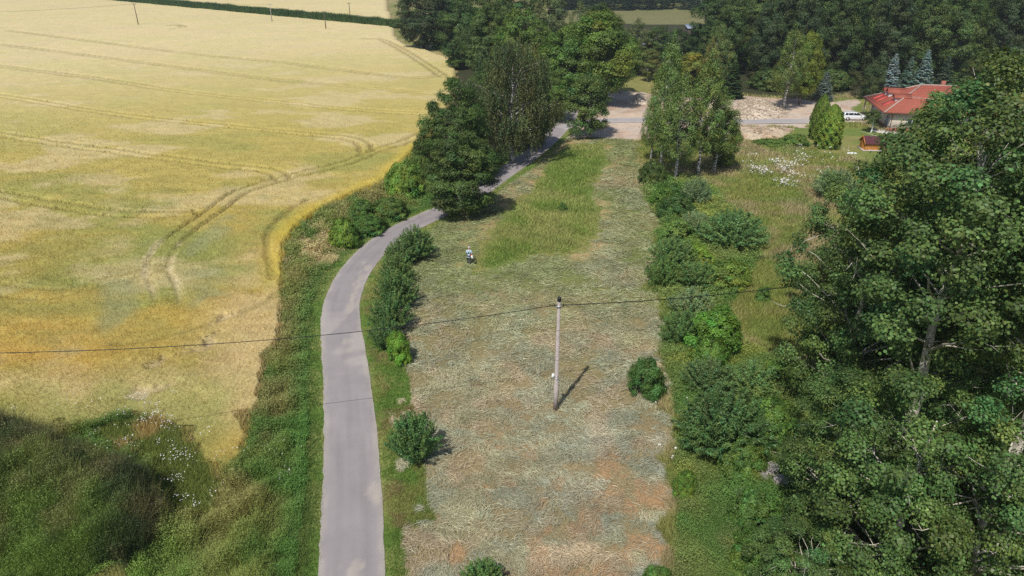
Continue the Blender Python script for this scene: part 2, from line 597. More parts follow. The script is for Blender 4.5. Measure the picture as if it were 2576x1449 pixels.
def orange_patch(x, y):
    return .7 * sm(.545, .645, fbm(x, y * .8, 1.4, 91, 4) * .7 + fbm(x, y, 6, 93, 2) * .3) * sm(37.5, 31, y) * sm(-9.5, -7.5, x)


def ground_col(x, y, r):
    n1, n2, n3 = fbm(x, y, 7, 1, 4), fbm(x, y, 2.5, 2, 4), fbm(x, y, 16, 4, 3)
    c = mix([.20, .205, .06], [.34, .27, .13], sm(.42, .62, n1 * .6 + n3 * .4))
    c = mix(c, [.13, .19, .04], sm(.5, .65, n2 * .5 + n3 * .5) * .7)

    def put(k, cc):
        q = r == REG[k]
        if q.any():
            c[q] = cc[q] if hasattr(cc, 'shape') and cc.ndim == 2 else np.asarray(cc)
    put('field', mix([.24, .19, .08], [.30, .24, .09], n2))
    mw = mix([.225, .205, .09], [.30, .24, .125], sm(.4, .6, n1))
    near = sm(62, 34, y)
    mw = mix(mw, [.29, .23, .13], near * .75)
    mw = mix(mw, [.43, .255, .135], orange_patch(x, y) * .9)
    mw = mix(mw, [.15, .19, .055], sm(.42, .58, fbm(x, y, 5, 95, 4)) * sm(48, 62, y) * .8)
    mw = mix(mw, [.42, .31, .15], sm(2.6, .4, dline(x, y, UNCUT, True)) * sm(.48, .56, fbm(x, y, 3.5, 97)) * .9)
    put('mown', mw)
    put('uncut', mix([.16, .21, .05], [.27, .25, .085], sm(.42, .6, n1)))
    dr = mix([.56, .44, .335], [.45, .325, .24], sm(.4, .62, n1))
    dr = mix(dr, [.52, .44, .37], sm(.5, .6, n2) * .6)
    put('dirt', dr)
    put('drive', mix([.34, .32, .31], [.46, .42, .39], n2))
    put('road', [.3, .27, .25])
    wd = mix([.09, .145, .03], [.20, .18, .055], sm(.45, .65, n1))
    wd = mix(wd, [.40, .30, .15], sm(.5, .6, fbm(x, y, 4, 55)) * sm(60, 66, y) * sm(85, 78, y) * .7)
    put('weeds', wd)
    put('daisy', mix([.17, .20, .055], [.33, .27, .11], sm(.4, .6, n2)))
    put('mound', mix([.10, .125, .035], [.24, .19, .09], sm(.48, .62, n2)))
    put('lawn', mix([.24, .23, .075], [.15, .20, .045], sm(.4, .6, n1)))
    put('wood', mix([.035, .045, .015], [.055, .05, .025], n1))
    put('belt', mix([.10, .15, .035], [.19, .19, .06], sm(.4, .6, n1)))
    put('meadow', mix([.15, .165, .06], [.21, .185, .085], fbm(x * .25, y, 6, 66)))
    put('verge', mix([.13, .20, .04], [.23, .25, .075], sm(.4, .6, n2)))
    b = bare(x, y)
    c = mix(c, [.46, .36, .26], b * .9)
    return c


def sheet(name, ys, ss, zf, cf, mat, wy=lambda y: np.maximum(np.abs(y), 14.0)):
    Y, SS = np.meshgrid(ys, ss, indexing='ij')
    X = SS * wy(Y)
    x, y = X.ravel(), Y.ravel()
    z = zf(x, y)
    c = cf(x, y)
    n, m = len(ys), len(ss)
    i = np.arange(n * m).reshape(n, m)
    F = np.stack([i[:-1, :-1].ravel(), i[:-1, 1:].ravel(), i[1:, 1:].ravel(), i[1:, :-1].ravel()], 1)
    return x, y, z, c, F


ys = np.concatenate([[-400, -200, -80, -30, -10, 0, 8, 14], np.exp(np.arange(math.log(18), math.log(170), .0042)), np.exp(np.arange(math.log(170), math.log(460), .01)), [480, 560, 700, 1000, 1600, 3000]])
ss = np.concatenate([[-8, -5, -3, -2, -1.6], np.arange(-1.3, 1.3, .0042), [1.3, 1.6, 2, 3, 5, 8]])
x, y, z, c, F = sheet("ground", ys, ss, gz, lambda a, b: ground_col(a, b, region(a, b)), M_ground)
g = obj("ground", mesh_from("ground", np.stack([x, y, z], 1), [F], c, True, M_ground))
tag(g, "open ground of soil, turf and stubble under everything", None, None, "structure")

# grain canopy: one sheet 0.7 m above the soil, pressed down along the wheel tracks, with a ragged cut side
ys = np.concatenate([np.exp(np.arange(math.log(29), math.log(160), .0034)), np.exp(np.arange(math.log(160), math.log(470), .006)), [500, 560, 640, 760, 980]])
ss = np.concatenate([[-2.6, -2, -1.6, -1.3, -1.1], np.arange(-1.0, .02, .0034)])


def fz(x, y):
    t = wheel(x, y)
    b = bare(x, y)
    d = np.hypot(x, y)
    return (gz(x, y) * sm(120, 60, y) + .70 + (fbm(x, y, 1.3, 14) - .5) * .25 + (fbm(x, y, 6, 15) - .5) * .25) * (1 - np.maximum(.62 * t, .85 * b)) * (.12 + .88 * sm(.2, 5.0, np.where((y < 52) & (x < -8), dline(x, y, LOWER), 9.0))) + .03


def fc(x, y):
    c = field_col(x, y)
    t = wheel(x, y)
    c = mix(c, [.17, .145, .045], np.clip(t * .66, 0, 1))
    c = mix(c, [.44, .36, .24], bare(x, y) * .8)
    # flattened paler grain along the headland bend
    d7 = dline(x, y, TRACKS[7]) + .5 * (fbm(x, y, 2.5, 86) - .5)
    e = sm(.55, .1, np.abs(d7 - 1.1)) * sm(.35, .6, fbm(x, y, 3, 88)) * sm(84, 66, y)
    c = mix(c, [.64, .54, .33], e * .6 * sm(TRACKS[7][-1, 1], TRACKS[7][-1, 1] + 6, y))
    # greyer green swaths running with the headland, and pale straw between
    gsw = sm(2.2, .6, np.abs(d7 - 3.6)) * sm(.40, .58, fbm(x, y, 5, 90)) * sm(90, 70, y)
    c = mix(c, [.30, .31, .15], gsw * .6)
    d8 = dline(x, y, TRACKS[8]) + .8 * (fbm(x, y, 2.5, 87) - .5)
    c = mix(c, [.27, .29, .12], sm(2.4, .6, d8) * .5 * sm(.38, .55, fbm(x, y, 4, 92)))
    return c


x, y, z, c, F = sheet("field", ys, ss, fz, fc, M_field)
j = .35 + 3.2 * sm(7, 2, np.where((y < 52) & (x < -8), dline(x, y, LOWER), 9.0))
ins = inpoly(x + (fbm(x, y, 1.1, 31) - .5) * j, y + (fbm(x, y, 1.1, 37) - .5) * j, FIELD)
near = (y < 50) & (x < -8)
ins[near] &= ~inpoly(x[near], y[near], MOUND)
F = F[ins[F].all(1)]
use = np.zeros(len(x), bool)
use[F] = True
# rim vertices come down to the soil
e = np.sort(np.concatenate([F[:, [0, 1]], F[:, [1, 2]], F[:, [2, 3]], F[:, [3, 0]]]), 1)
key = e[:, 0].astype(np.int64) * len(x) + e[:, 1]
u, cnt = np.unique(key, return_counts=True)
rim = np.unique(np.concatenate([u[cnt == 1] // len(x), u[cnt == 1] % len(x)]))
z[rim] = np.minimum(z[rim], .12)
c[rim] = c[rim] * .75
idx = np.cumsum(use) - 1
fld = obj("grain_field", mesh_from("grain_field", np.stack([x, y, z], 1)[use], [idx[F]], c[use], True, M_field))
tag(fld, "ripening yellow grain crop covering the big field, with wheel tracks", None, None, "stuff")


# ------------------------------------------------------------------ road and drive
def ribbon(name, P, half, z0, cf, mat, label, nu=16, step=.22, rag=.05):
    L = np.concatenate([[0], np.cumsum(np.linalg.norm(np.diff(P, axis=0), axis=1))])
    t = np.arange(0, L[-1], step)
    Q = np.stack([np.interp(t, L, P[:, 0]), np.interp(t, L, P[:, 1])], 1)
    for _ in range(6):
        Q[1:-1] = .25 * Q[:-2] + .5 * Q[1:-1] + .25 * Q[2:]
    T = np.gradient(Q, axis=0)
    T /= np.linalg.norm(T, axis=1)[:, None]
    N = np.stack([T[:, 1], -T[:, 0]], 1)
    us = np.linspace(-1, 1, nu)
    hw = half(Q[:, 0], Q[:, 1])
    el = 1 + rag * 2 * (fbm(t, t * 0, .45, 3) - .5) + .05 * (fbm(t, t * 0, 9, 5) - .5)
    er = 1 + rag * 2 * (fbm(t, t * 0 + 40, 1.1, 4) - .5)
    V, U = [], []
    for u in us:
        k = np.where(u < 0, el, er)
        V.append(Q + N * (u * hw * (1 + (k - 1) * abs(u) ** 6))[:, None])
        U.append(np.full(len(Q), u))
    V = np.stack(V, 1).reshape(-1, 2)
    U = np.stack(U, 1).ravel()
    zz = z0 + .03 * (1 - U ** 2)
    n, m = len(Q), nu
    i = np.arange(n * m).reshape(n, m)
    F = np.stack([i[:-1, :-1].ravel(), i[:-1, 1:].ravel(), i[1:, 1:].ravel(), i[1:, :-1].ravel()], 1)
    c = cf(V[:, 0], V[:, 1], U)
    o = obj(name, mesh_from(name, np.column_stack([V, zz]), [F], c, True, mat))
    return tag(o, label, None, None, "structure")


SAND = [(G2([(925, 665), (905, 710), (885, 745), (875, 780)]), .45), (G2([(882, 1432), (878, 1475)]), .5), (G2([(940, 1225), (946, 1255)]), .2), (G2([(868, 860), (880, 885)]), .18)]


def road_col(x, y, u):
    n = fbm(x, y, 1.5, 6, 4)
    c = mix([.285, .255, .252], [.335, .30, .295], n)
    c = mix(c, [.235, .212, .212], sm(.25, .0, np.abs(np.abs(u) - .42)) * .55 * sm(.3, .6, fbm(x, y, 8, 12)))
    c = mix(c, [.235, .212, .212], sm(.3, .0, np.abs(u)) * .25)
    c = mix(c, [.42, .375, .32], sm(.80, .97, np.abs(u) + .3 * (n - .5)) * .7)
    for P, wd in SAND:
        d = dline(x, y, P) + 2.2 * (fbm(x, y * .3, .35, 19, 4) - .5)
        c = mix(c, [.45, .395, .33], sm(wd + .15, wd - .5, d) * .6)
    c = c * (1 + .14 * (fbm(u * 9, y * .35 + x * .35, 1, 18, 3) - .5))[..., None]
    ck = np.abs(fbm(x, y, 1.8, 26, 4) - .5)
    c = mix(c, [.14, .13, .125], sm(.012, .003, ck) * sm(.55, .68, fbm(x, y, 5, 27)) * .6)
    c = mix(c, [.46, .42, .37], sm(.52, .66, fbm(x, y, 3, 29)) * sm(56, 48, y) * sm(40, 46, y) * .5)
    return c


road = ribbon("road", ROAD, lambda a, b: np.full(a.shape, 1.55) + .12 * sm(60, 40, b), .035, road_col, M_road, "narrow grey asphalt lane bending past the grain field")
drv = ribbon("driveway", DRIVE, lambda a, b: np.full(a.shape, 1.75), .045,
             lambda x, y, u: mix(mix([.33, .315, .315], [.42, .39, .37], fbm(x, y, 2, 6)), [.55, .46, .39], np.clip(sm(.6, 1., np.abs(u)) * .8 + sm(66, 46, x) * 0 + sm(50, 62, x) * .9, 0, 1)), M_road,
             "pale asphalt and gravel drive leading to the house")
# ------------------------------------------------------------------ ground cover (what nobody could count: stuff)
RNG = np.random.default_rng(7)


def tufts(P, h, wd, col, nb, rng, lean=.35, spread=1.0, tipcol=None, var=.22):
    """nb triangular blades per point"""
    n = len(P)
    a = rng.uniform(0, 2 * np.pi, (n, nb))
    le = rng.normal(0, lean, (n, nb, 2))
    hh = h[:, None] * rng.uniform(.6, 1.15, (n, nb))
    off = rng.normal(0, 1, (n, nb, 2)) * (wd[:, None, None] * spread)
    base = np.concatenate([P[:, None, :2] + off, np.broadcast_to(P[:, None, 2:3], (n, nb, 1)) - .03], 2)
    sd = np.stack([np.cos(a), np.sin(a), np.zeros_like(a)], 2) * (wd[:, None, None] * .5)
    tip = base + np.concatenate([le * hh[..., None], hh[..., None]], 2)
    V = np.stack([base - sd, base + sd, tip], 2).reshape(-1, 3)
    b = rng.normal(1, var, (n, nb, 1)).clip(.45, 1.7)
    cc = col[:, None, :] * b
    ct = cc if tipcol is None else tipcol[:, None, :] * b
    C = np.stack([cc, cc, ct], 2).reshape(-1, 3)
    F = np.arange(len(V)).reshape(-1, 3)
    return V, F, C


def ribbons(P, ang, L, wd, col, rng, lift=.06, seg=3, curl=.6):
    """lying, slightly curled strands"""
    n = len(P)
    cur = rng.normal(0, curl, n)
    pts = []
    p = P[:, :2] - np.stack([np.cos(ang), np.sin(ang)], 1) * (L * .5)[:, None]
    for k in range(seg + 1):
        a = ang + cur * (k / seg - .5)
        zz = P[:, 2] + lift * np.sin(np.pi * k / seg) * rng.uniform(.4, 1.6, n) + rng.uniform(.0, .03, n)
        nrm = np.stack([-np.sin(a), np.cos(a)], 1) * (wd * (.5 if 0 < k < seg else .2))[:, None]
        tilt = rng.normal(0, .35, n) * wd
        pts.append((np.column_stack([p - nrm, zz - tilt]), np.column_stack([p + nrm, zz + tilt])))
        p = p + np.stack([np.cos(a), np.sin(a)], 1) * (L / seg)[:, None]
    V = np.stack([q for ab in pts for q in ab], 1)
    m = 2 * (seg + 1)
    base = (np.arange(n) * m)[:, None]
    F = np.concatenate([base + np.array([2 * k, 2 * k + 1, 2 * k + 3, 2 * k + 2]) for k in range(seg)])
    C = np.repeat(col, m, 0)
    return V.reshape(-1, 3), F, C


def herbs(P, h, size, col, nl, rng, spread=1.6, var=.26, up=.55):
    """leafy herbs: nl small leaf blades at mixed heights over each point"""
    n = len(P)
    m = n * nl
    b = np.repeat(P, nl, 0)
    t = rng.random(m) ** .7
    L = np.repeat(size, nl) * rng.uniform(.6, 1.4, m)
    b = b + np.column_stack([rng.normal(0, 1, (m, 2)) * (np.repeat(size, nl) * spread)[:, None], np.repeat(h, nl) * t])
    N = rng.normal(0, .38, (m, 3)) + np.array([-.1, -.25, up + .3])
    N /= np.linalg.norm(N, axis=1)[:, None]
    T = np.cross(N, rng.normal(0, 1, (m, 3)))
    T /= np.linalg.norm(T, axis=1)[:, None] + 1e-9
    B = np.cross(N, T)
    W = L * rng.uniform(.35, .6, m)
    V = np.stack([b - T * L[:, None] * .5, b + B * W[:, None] * .5, b + T * L[:, None] * .5, b - B * W[:, None] * .5], 1)
    C = np.repeat(np.repeat(col, nl, 0) * rng.normal(1, var, (m, 1)).clip(.4, 1.8) * (.8 + .4 * t[:, None]), 4, 0)
    return V.reshape(-1, 3), np.arange(m * 4).reshape(-1, 4), C


def stuff(name, parts, mat, label, cat):
    V, F, C, n = [], [], [], 0
    for v, f, c in parts:
        V.append(v)
        F.append(f + n)
        C.append(c)
        n += len(v)
    ks = {}
    for f in F:
        ks.setdefault(f.shape[1], []).append(f)
    o = obj(name, mesh_from(name, np.concatenate(V), [np.concatenate(f) for f in ks.values()], np.concatenate(C).clip(0.004, .9), False, mat))
    return tag(o, label, cat, None, "stuff")


N = 1150000
D = np.exp(RNG.uniform(math.log(21), math.log(190), N))
sx = RNG.uniform(-1.12, 1.12, N)
X, Y = sx * D, D
keep = np.abs(X) < (.76 * (Y * cP + H * sP) + 3)
X, Y = X[keep], Y[keep]
RG = region(X, Y, .7)
Z = gz(X, Y)
DS = np.hypot(X, Y)
BW = np.clip(.00085 * DS, .016, .2)          # blade width grows with distance so cover stays closed


def pick(k, frac=1.0, extra=None):
    q = RG == REG[k]
    if extra is not None:
        q &= extra
    if frac < 1:
        q &= RNG.random(len(X)) < frac
    return q


def P3(q, dz=0.0):
    return np.column_stack([X[q], Y[q], Z[q] + dz])


# ears of grain standing out of the canopy
q = pick('field', 1.0, Y < 150)
xx, yy = X[q], Y[q]
wv = wheel(xx, yy)
bv = bare(xx, yy)
k = (RNG.random(len(xx)) < sm(150, 70, yy)) & (RNG.random(len(xx)) > wv * .9) & (RNG.random(len(xx)) > bv * .97) & inpoly(xx, yy, FIELD)
rowz = sm(14, 7, dline(xx, yy, FIELD_EDGE)) * sm(75, 58, yy) > RNG.random(len(xx))
xx = np.where(rowz, np.round(xx / .42) * .42 + RNG.normal(0, .10, len(xx)), xx)
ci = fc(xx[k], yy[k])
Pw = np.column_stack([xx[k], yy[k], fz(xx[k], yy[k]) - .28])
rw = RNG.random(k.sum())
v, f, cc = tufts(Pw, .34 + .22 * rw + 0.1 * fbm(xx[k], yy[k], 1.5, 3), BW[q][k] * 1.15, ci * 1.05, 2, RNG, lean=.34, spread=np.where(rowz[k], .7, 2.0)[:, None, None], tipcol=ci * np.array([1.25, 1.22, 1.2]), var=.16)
stuff("grain_ears", [(v, f, cc)], M_straw, "bearded ears standing out of the yellow grain canopy", "grain ears")

# hay lying in the mown strip
NH = 760000
Dh = np.exp(RNG.uniform(math.log(22), math.log(125), NH))
Xh = RNG.uniform(-.6, .75, NH) * Dh
rh = region(Xh, Dh, .35)
q = rh == REG['mown']
xh, yh = Xh[q], Dh[q]
zh = gz(xh, yh)
big = fbm(xh, yh, 4, 3, 3)
fl = (fbm(xh, yh, 7, 101) - .5) * 3.0 + (fbm(xh, yh, 1.5, 102) - .5) * 5.0 + RNG.normal(0, .6, len(xh))
fl += np.where((xh > 8) & (yh < 40), .9 * sm(8, 13, xh), 0)
dens = .62 + 2.6 * (fbm(xh, yh, 1.3, 104, 3) - .5)
orange = orange_patch(xh, yh)
tanb = sm(2.4, .4, dline(xh, yh, UNCUT, True)) * sm(.49, .55, fbm(xh, yh, 3.5, 97))
keep = RNG.random(len(xh)) < np.clip(dens * (1 - .72 * orange) * (1 - .6 * tanb), .05, 1)
xh, yh, zh, fl, orange = xh[keep], yh[keep], zh[keep], fl[keep], orange[keep]
n1, n2 = fbm(xh, yh, 3.2, 110, 3), fbm(xh, yh, 9, 111, 3)
hc = mix([.40, .385, .235], [.50, .41, .27], sm(.42, .6, n1))
hc = mix(hc, [.37, .40, .28], sm(.45, .6, fbm(xh, yh, 2.5, 112, 3)) * .8)
hc = mix(hc, [.42, .45, .36], sm(44, 30, yh) * sm(-2, 8, xh) * sm(.4, .58, fbm(xh, yh, 3.5, 117)) * .9)
hc = mix(hc, [.245, .30, .115], sm(46, 62, yh) * sm(.36, .58, n2) * .85)
hc = mix(hc, [.31, .325, .155], sm(40, 62, yh) * .55)
hc = mix(hc, [.45, .30, .17], orange * .6)
hc = mix(hc, [.62, .56, .40], (RNG.random(len(xh)) < .14) * sm(70, 50, yh) * .8)
sw = fbm(xh * .45 + 2.2 * fbm(xh, yh, 6, 126), yh + 3 * fbm(xh, yh, 8, 127), 1.5, 128, 3)
hc = hc * (.77 + .36 * fbm(xh, yh, .9, 119, 2) + .28 * sm(.3, .7, sw))[:, None] * RNG.normal(1, .12, (len(xh), 1)).clip(.6, 1.4)
dist = np.hypot(xh, yh)
v1 = ribbons(np.column_stack([xh, yh, zh + .01 + RNG.random(len(xh)) * .10 * n1 * 2]), fl, RNG.uniform(.3, 1.0, len(xh)) * np.clip(dist / 55, .7, 1.4), np.clip(.0004 * dist, .013, .06) * RNG.uniform(.6, 1.4, len(xh)), hc, RNG, lift=.08, curl=.9)
q = pick('mown', .7)
xx, yy = X[q], Y[q]
gcol = mix(ground_col(xx, yy, RG[q]), [.17, .21, .06], sm(40, 60, yy) * .5 + .12)
v2 = tufts(P3(q), RNG.uniform(.06, .16, q.sum()), BW[q] * 1.1, gcol * 1.35, 2, RNG, lean=.9, spread=1.5)
stuff("mown_hay", [v1, v2], M_straw, "cut hay lying in wavy swaths on the mown strip", "hay")

# uncut grass island
q = pick('uncut')
xx, yy = X[q], Y[q]
n1, n2 = fbm(xx, yy, 4, 120, 3), fbm(xx, yy, 9, 121, 3)
cg = mix([.205, .305, .07], [.32, .365, .125], sm(.42, .62, n1 * .5 + n2 * .5))
edge = sm(2.2, .3, dline(xx, yy, UNCUT, True))
cg = mix(cg, [.15, .245, .055], edge * .6)
ht = (.30 + .34 * fbm(xx, yy, 2.0, 122)) * (.3 + .7 * sm(.2, 2.6, dline(xx, yy, UNCUT, True)))
cg = cg * (.82 + .36 * fbm(xx, yy, 1.0, 124))[:, None]
cg = mix(cg, [.36, .33, .15], sm(1.2, .1, dline(xx, yy, UNCUT, True)) * .4)
t1 = tufts(P3(q), ht, BW[q] * 1.2, cg, 3, RNG, lean=.5, spread=2, tipcol=cg * [1.3, 1.15, 1.1])
stuff("uncut_grass", [t1], M_blade, "tall uncut green grass left standing inside the mown strip", "grass")

# weeds between field and road
q = pick('weeds')
xx, yy = X[q], Y[q]
dr = road_d(xx, yy)
n1, n2 = fbm(xx, yy, 2.6, 130, 3), fbm(xx, yy, 6, 131, 3)
cg = mix([.10, .175, .04], [.18, .215, .058], sm(.4, .62, n1))
cg = mix(cg, [.26, .22, .09], sm(.52, .66, n2) * .6)
cg = mix(cg, [.085, .19, .042], sm(4.6, 2.8, dr) * .8)
dry = sm(.5, .57, fbm(xx, yy, 4, 55)) * sm(59, 65, yy) * sm(84, 77, yy)
cg = mix(cg, [.50, .40, .22], dry * .75 * sm(.42, .6, fbm(xx, yy, 1.6, 57, 2)))
lowleft = sm(30, 24, yy) * sm(-13, -18, xx)
cg = mix(cg, [.16, .27, .055], lowleft * .8)
ht = (.30 + .75 * n1 * sm(2.6, 5, dr)) * (1 - .55 * lowleft) * (1 - .3 * dry)
lm = fbm(xx, yy, .8, 133, 3)
ht *= .3 + 1.5 * sm(.3, .72, lm)
cg = cg * (.85 + .62 * lm)[:, None]
ht = np.maximum(ht, .8 * sm(1.9, .5, dline(xx, yy, FIELD_EDGE)))
t1 = tufts(P3(q), ht, BW[q] * 1.1, cg * 1.1, 2, RNG, lean=.35, spread=2.2, tipcol=cg * [1.35, 1.25, 1.1], var=.28)
t2 = herbs(P3(q), ht, BW[q] * 2.7, cg, 3, RNG, var=.12)
stuff("roadside_weeds", [t1, t2], M_blade, "rank dark green weeds between the grain field and the lane", "weeds")

q = pick('mound')
xx, yy = X[q], Y[q]
n1, n2 = fbm(xx, yy, 2.0, 140, 3), fbm(xx, yy, 5, 141, 3)
cg = mix([.075, .135, .036], [.125, .165, .05], sm(.4, .62, n1))
cg = mix(cg, [.23, .20, .095], sm(.55, .67, n2) * .5)
cg = mix(cg, [.16, .28, .055], sm(30, 25, yy) * .75)
cg = mix(cg, [.13, .21, .045], sm(.48, .6, fbm(xx, yy, 2.2, 145, 3)) * .6)
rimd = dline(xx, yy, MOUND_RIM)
cg = mix(cg, [.062, .080, .045], sm(2.6, .8, rimd + 1.5 * (fbm(xx, yy, 1.5, 147) - .5)) * .8)  # mound's shaded edge painted as a darker weed band along the rim
cg = mix(cg, [.17, .25, .06], sm(.56, .66, fbm(xx, yy, 3.0, 149, 3)) * .5)
ht = (.30 + .85 * n1) * (.6 + .8 * sm(.3, .72, fbm(xx, yy, .6, 143, 3))) + .35 * sm(2.2, .8, rimd)
cg = cg * (.72 + .56 * fbm(xx, yy, .8, 143, 2))[:, None]
cg = mix(cg, [.27, .215, .11], sm(.55, .63, fbm(xx, yy, 1.6, 146, 3)) * .35)
cg = mix(cg, [.05, .085, .03], sm(.56, .64, fbm(xx, yy, 1.3, 148, 3)) * .7)
cg = cg * .98
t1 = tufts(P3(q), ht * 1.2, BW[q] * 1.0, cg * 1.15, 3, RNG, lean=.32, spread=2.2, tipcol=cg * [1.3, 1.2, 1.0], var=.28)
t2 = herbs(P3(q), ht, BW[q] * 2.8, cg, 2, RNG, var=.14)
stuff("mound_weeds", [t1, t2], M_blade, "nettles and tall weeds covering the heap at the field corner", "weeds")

q = pick('daisy')
xx, yy = X[q], Y[q]
n1 = fbm(xx, yy, 1.8, 150, 3)
cg = mix([.20, .25, .06], [.46, .36, .14], sm(.43, .60, n1))
t1 = tufts(P3(q), .30 + .4 * n1, BW[q] * 1.2, cg, 3, RNG, lean=.45, spread=2.2, tipcol=cg * 1.15, var=.25)
stuff("thin_crop_and_weeds", [t1], M_blade, "thin weedy crop where daisies grow at the field corner", "weeds")

# rough grassland on the right
q = pick('rough', .9) | pick('belt', .8)
xx, yy = X[q], Y[q]
isb = RG[q] == REG['belt']
n1, n2, n3 = fbm(xx, yy, 5, 160, 3), fbm(xx, yy, 12, 161, 3), fbm(xx, yy, 2.0, 162, 3)
cg = mix([.265, .30, .085], [.43, .40, .19], sm(.38, .58, n2 * .6 + n1 * .4))
cg = mix(cg, [.41, .345, .215], sm(.48, .62, n1) * .65)
cg = mix(cg, [.19, .29, .065], sm(.48, .60, n3) * .55)
cb = mix([.115, .225, .052], [.19, .255, .07], sm(.38, .62, n1))
cb = mix(cb, [.31, .34, .07], sm(.60, .68, n3) * .6)
cb = mix(cb, [.19, .205, .085], sm(34, 28, yy) * .5 * sm(.4, .6, n3))
cg[isb] = cb[isb]
ht = .30 + .45 * n1 + isb * .25 * n3
t1 = tufts(P3(q), ht, BW[q] * 1.2, cg, 3, RNG, lean=.5, spread=2.2, tipcol=cg * [1.25, 1.15, 1.12], var=.22)
Pb = P3(q)[isb]
lm = fbm(xx[isb], yy[isb], 1.1, 165, 3)
t2 = herbs(Pb, (.25 + 1.3 * lm) * (.6 + .6 * n1[isb]), BW[q][isb] * 2.8, cg[isb] * (.75 + .5 * lm)[:, None], 3, RNG, var=.12)
stuff("meadow_grass", [t1, t2], M_blade, "rough tan and green meadow grass right of the shrub row", "grass")

# short grass: verges, lawn, glade, far meadow
q = pick('verge') | pick('lawn', .5)
xx, yy = X[q], Y[q]
n1 = fbm(xx, yy, 1.6, 170, 3)
cg = mix([.14, .245, .048], [.29, .31, .095], sm(.42, .62, n1))
isl = RG[q] == REG['lawn']
cg[isl] = mix([.25, .26, .105], [.41, .355, .18], sm(.42, .6, fbm(xx, yy, 3, 171)))[isl]
drr = road_d(xx, yy)
rx = np.interp(yy, ROAD[:, 1], ROAD[:, 0])
cg = mix(cg, [.095, .20, .042], (xx < rx) * sm(4, 2, drr) * .75)
cg = mix(cg, [.32, .24, .12], sm(.55, .62, fbm(xx, yy, 2.4, 173)) * (~isl) * (xx > rx) * .7)
ht = np.where(isl, .06, .10 + .22 * n1 * sm(1.5, 2.6, drr))
t1 = tufts(P3(q), ht, BW[q] * 1.2, cg, 3, RNG, lean=.5, spread=2, var=.22)
stuff("short_grass", [t1], M_blade, "short green grass on the lane verges and the house lawn", "grass")


# flowers
def flowers(name, cx, cy, h, size, label, cat, n_each=1):
    zz = gz(cx, cy) + h
    n = len(cx)
    a = RNG.uniform(0, 6.28, n)
    t = RNG.normal(0, .35, (n, 2))
    V = []
    for k in range(6):
        q = a + k * 1.0472
        px, py = np.cos(q) * size, np.sin(q) * size
        V.append(np.column_stack([cx + px, cy + py, zz + px * t[:, 0] + py * t[:, 1]]))
    V = np.stack(V, 1).reshape(-1, 3)
    F = np.arange(len(V)).reshape(-1, 6)
    C = np.full((len(V), 3), .78) * np.array([1, .985, .93])
    return stuff(name, [(V, F, C)], M_petal, label, cat)


def clustered(poly, n, sc, thr, seed):
    lo, hi = poly.min(0), poly.max(0)
    a = RNG.uniform(lo[0], hi[0], n * 6)
    b = RNG.uniform(lo[1], hi[1], n * 6)
    q = inpoly(a + RNG.normal(0, sc, n * 6), b + RNG.normal(0, sc, n * 6), poly) & (fbm(a, b, sc, seed, 3) > thr + RNG.normal(0, .035, len(a)))
    return a[q][:n], b[q][:n]


a, b = clustered(DAISY, 800, .8, .58, 200)
a2, b2 = clustered(G2([(20, 1030), (200, 990), (260, 1060), (190, 1080), (60, 1060)]), 120, 1.5, .6, 201)
a3, b3 = clustered(G2([(930 - 300, 1140), (660, 1130), (720, 1250), (640, 1290), (560, 1260)]), 130, 1.2, .58, 202)
flowers("white_daisies", np.concatenate([a, a2, a3]), np.concatenate([b, b2, b3]), RNG.uniform(.5, .85, len(a) + len(a2) + len(a3)), RNG.uniform(.018, .042, len(a) + len(a2) + len(a3)), "white daisies scattered at the weedy corner of the grain field", "flowers")
aa, bb = [], []
for k, p in enumerate(PARSLEY):
    a, b = clustered(p, [620, 150, 90][k], 2.0, [.55, .5, .57][k], 210 + k)
    aa.append(a)
    bb.append(b)
aa, bb = np.concatenate(aa), np.concatenate(bb)
flowers("white_umbels", aa, bb, RNG.uniform(.7, 1.05, len(aa)), RNG.uniform(.04, .10, len(aa)), "white flowering umbels in the meadow below the house lawn", "flowers")
a, b = clustered(G2([(1690, 920), (1720, 1100), (1715, 1300), (1690, 1300), (1680, 1050)]), 34, .8, .55, 220)
flowers("elder_flowers", a, b, RNG.uniform(.9, 1.4, len(a)), RNG.uniform(.035, .07, len(a)), "cream flower heads along the edge of the shrub belt", "flowers")
# ------------------------------------------------------------------ trees and shrubs
def unit(a):
    return a / (np.linalg.norm(a, axis=-1, keepdims=True) + 1e-9)


def sphere(n, rng):
    return unit(rng.normal(0, 1, (n, 3)))


def leaves(P, N, L, W, rng, shape='kite', T=None):
    n = len(P)
    if T is None:
        T = np.cross(N, sphere(n, rng))
    else:
        T = T - N * (T * N).sum(1, keepdims=True)
    T = unit(T)
    B = np.cross(N, T)
    L, W = np.asarray(L)[:, None], np.asarray(W)[:, None]
    if shape == 'kite':
        V = np.stack([P - T * L * .5, P + B * W * .5 + N * W * .18 - T * L * .08, P + T * L * .5, P - B * W * .5 + N * W * .18 - T * L * .08], 1)
        k = 4
    else:
        vs = []
        for q in range(6):
            a = q * np.pi / 3
            vs.append(P + T * (math.cos(a) * .5) * L + B * (math.sin(a) * .5) * W + N * W * (.12 * abs(math.sin(a))))
        V = np.stack(vs, 1)
        k = 6
    F = np.arange(n * k).reshape(-1, k)
    return V.reshape(-1, 3), F, k


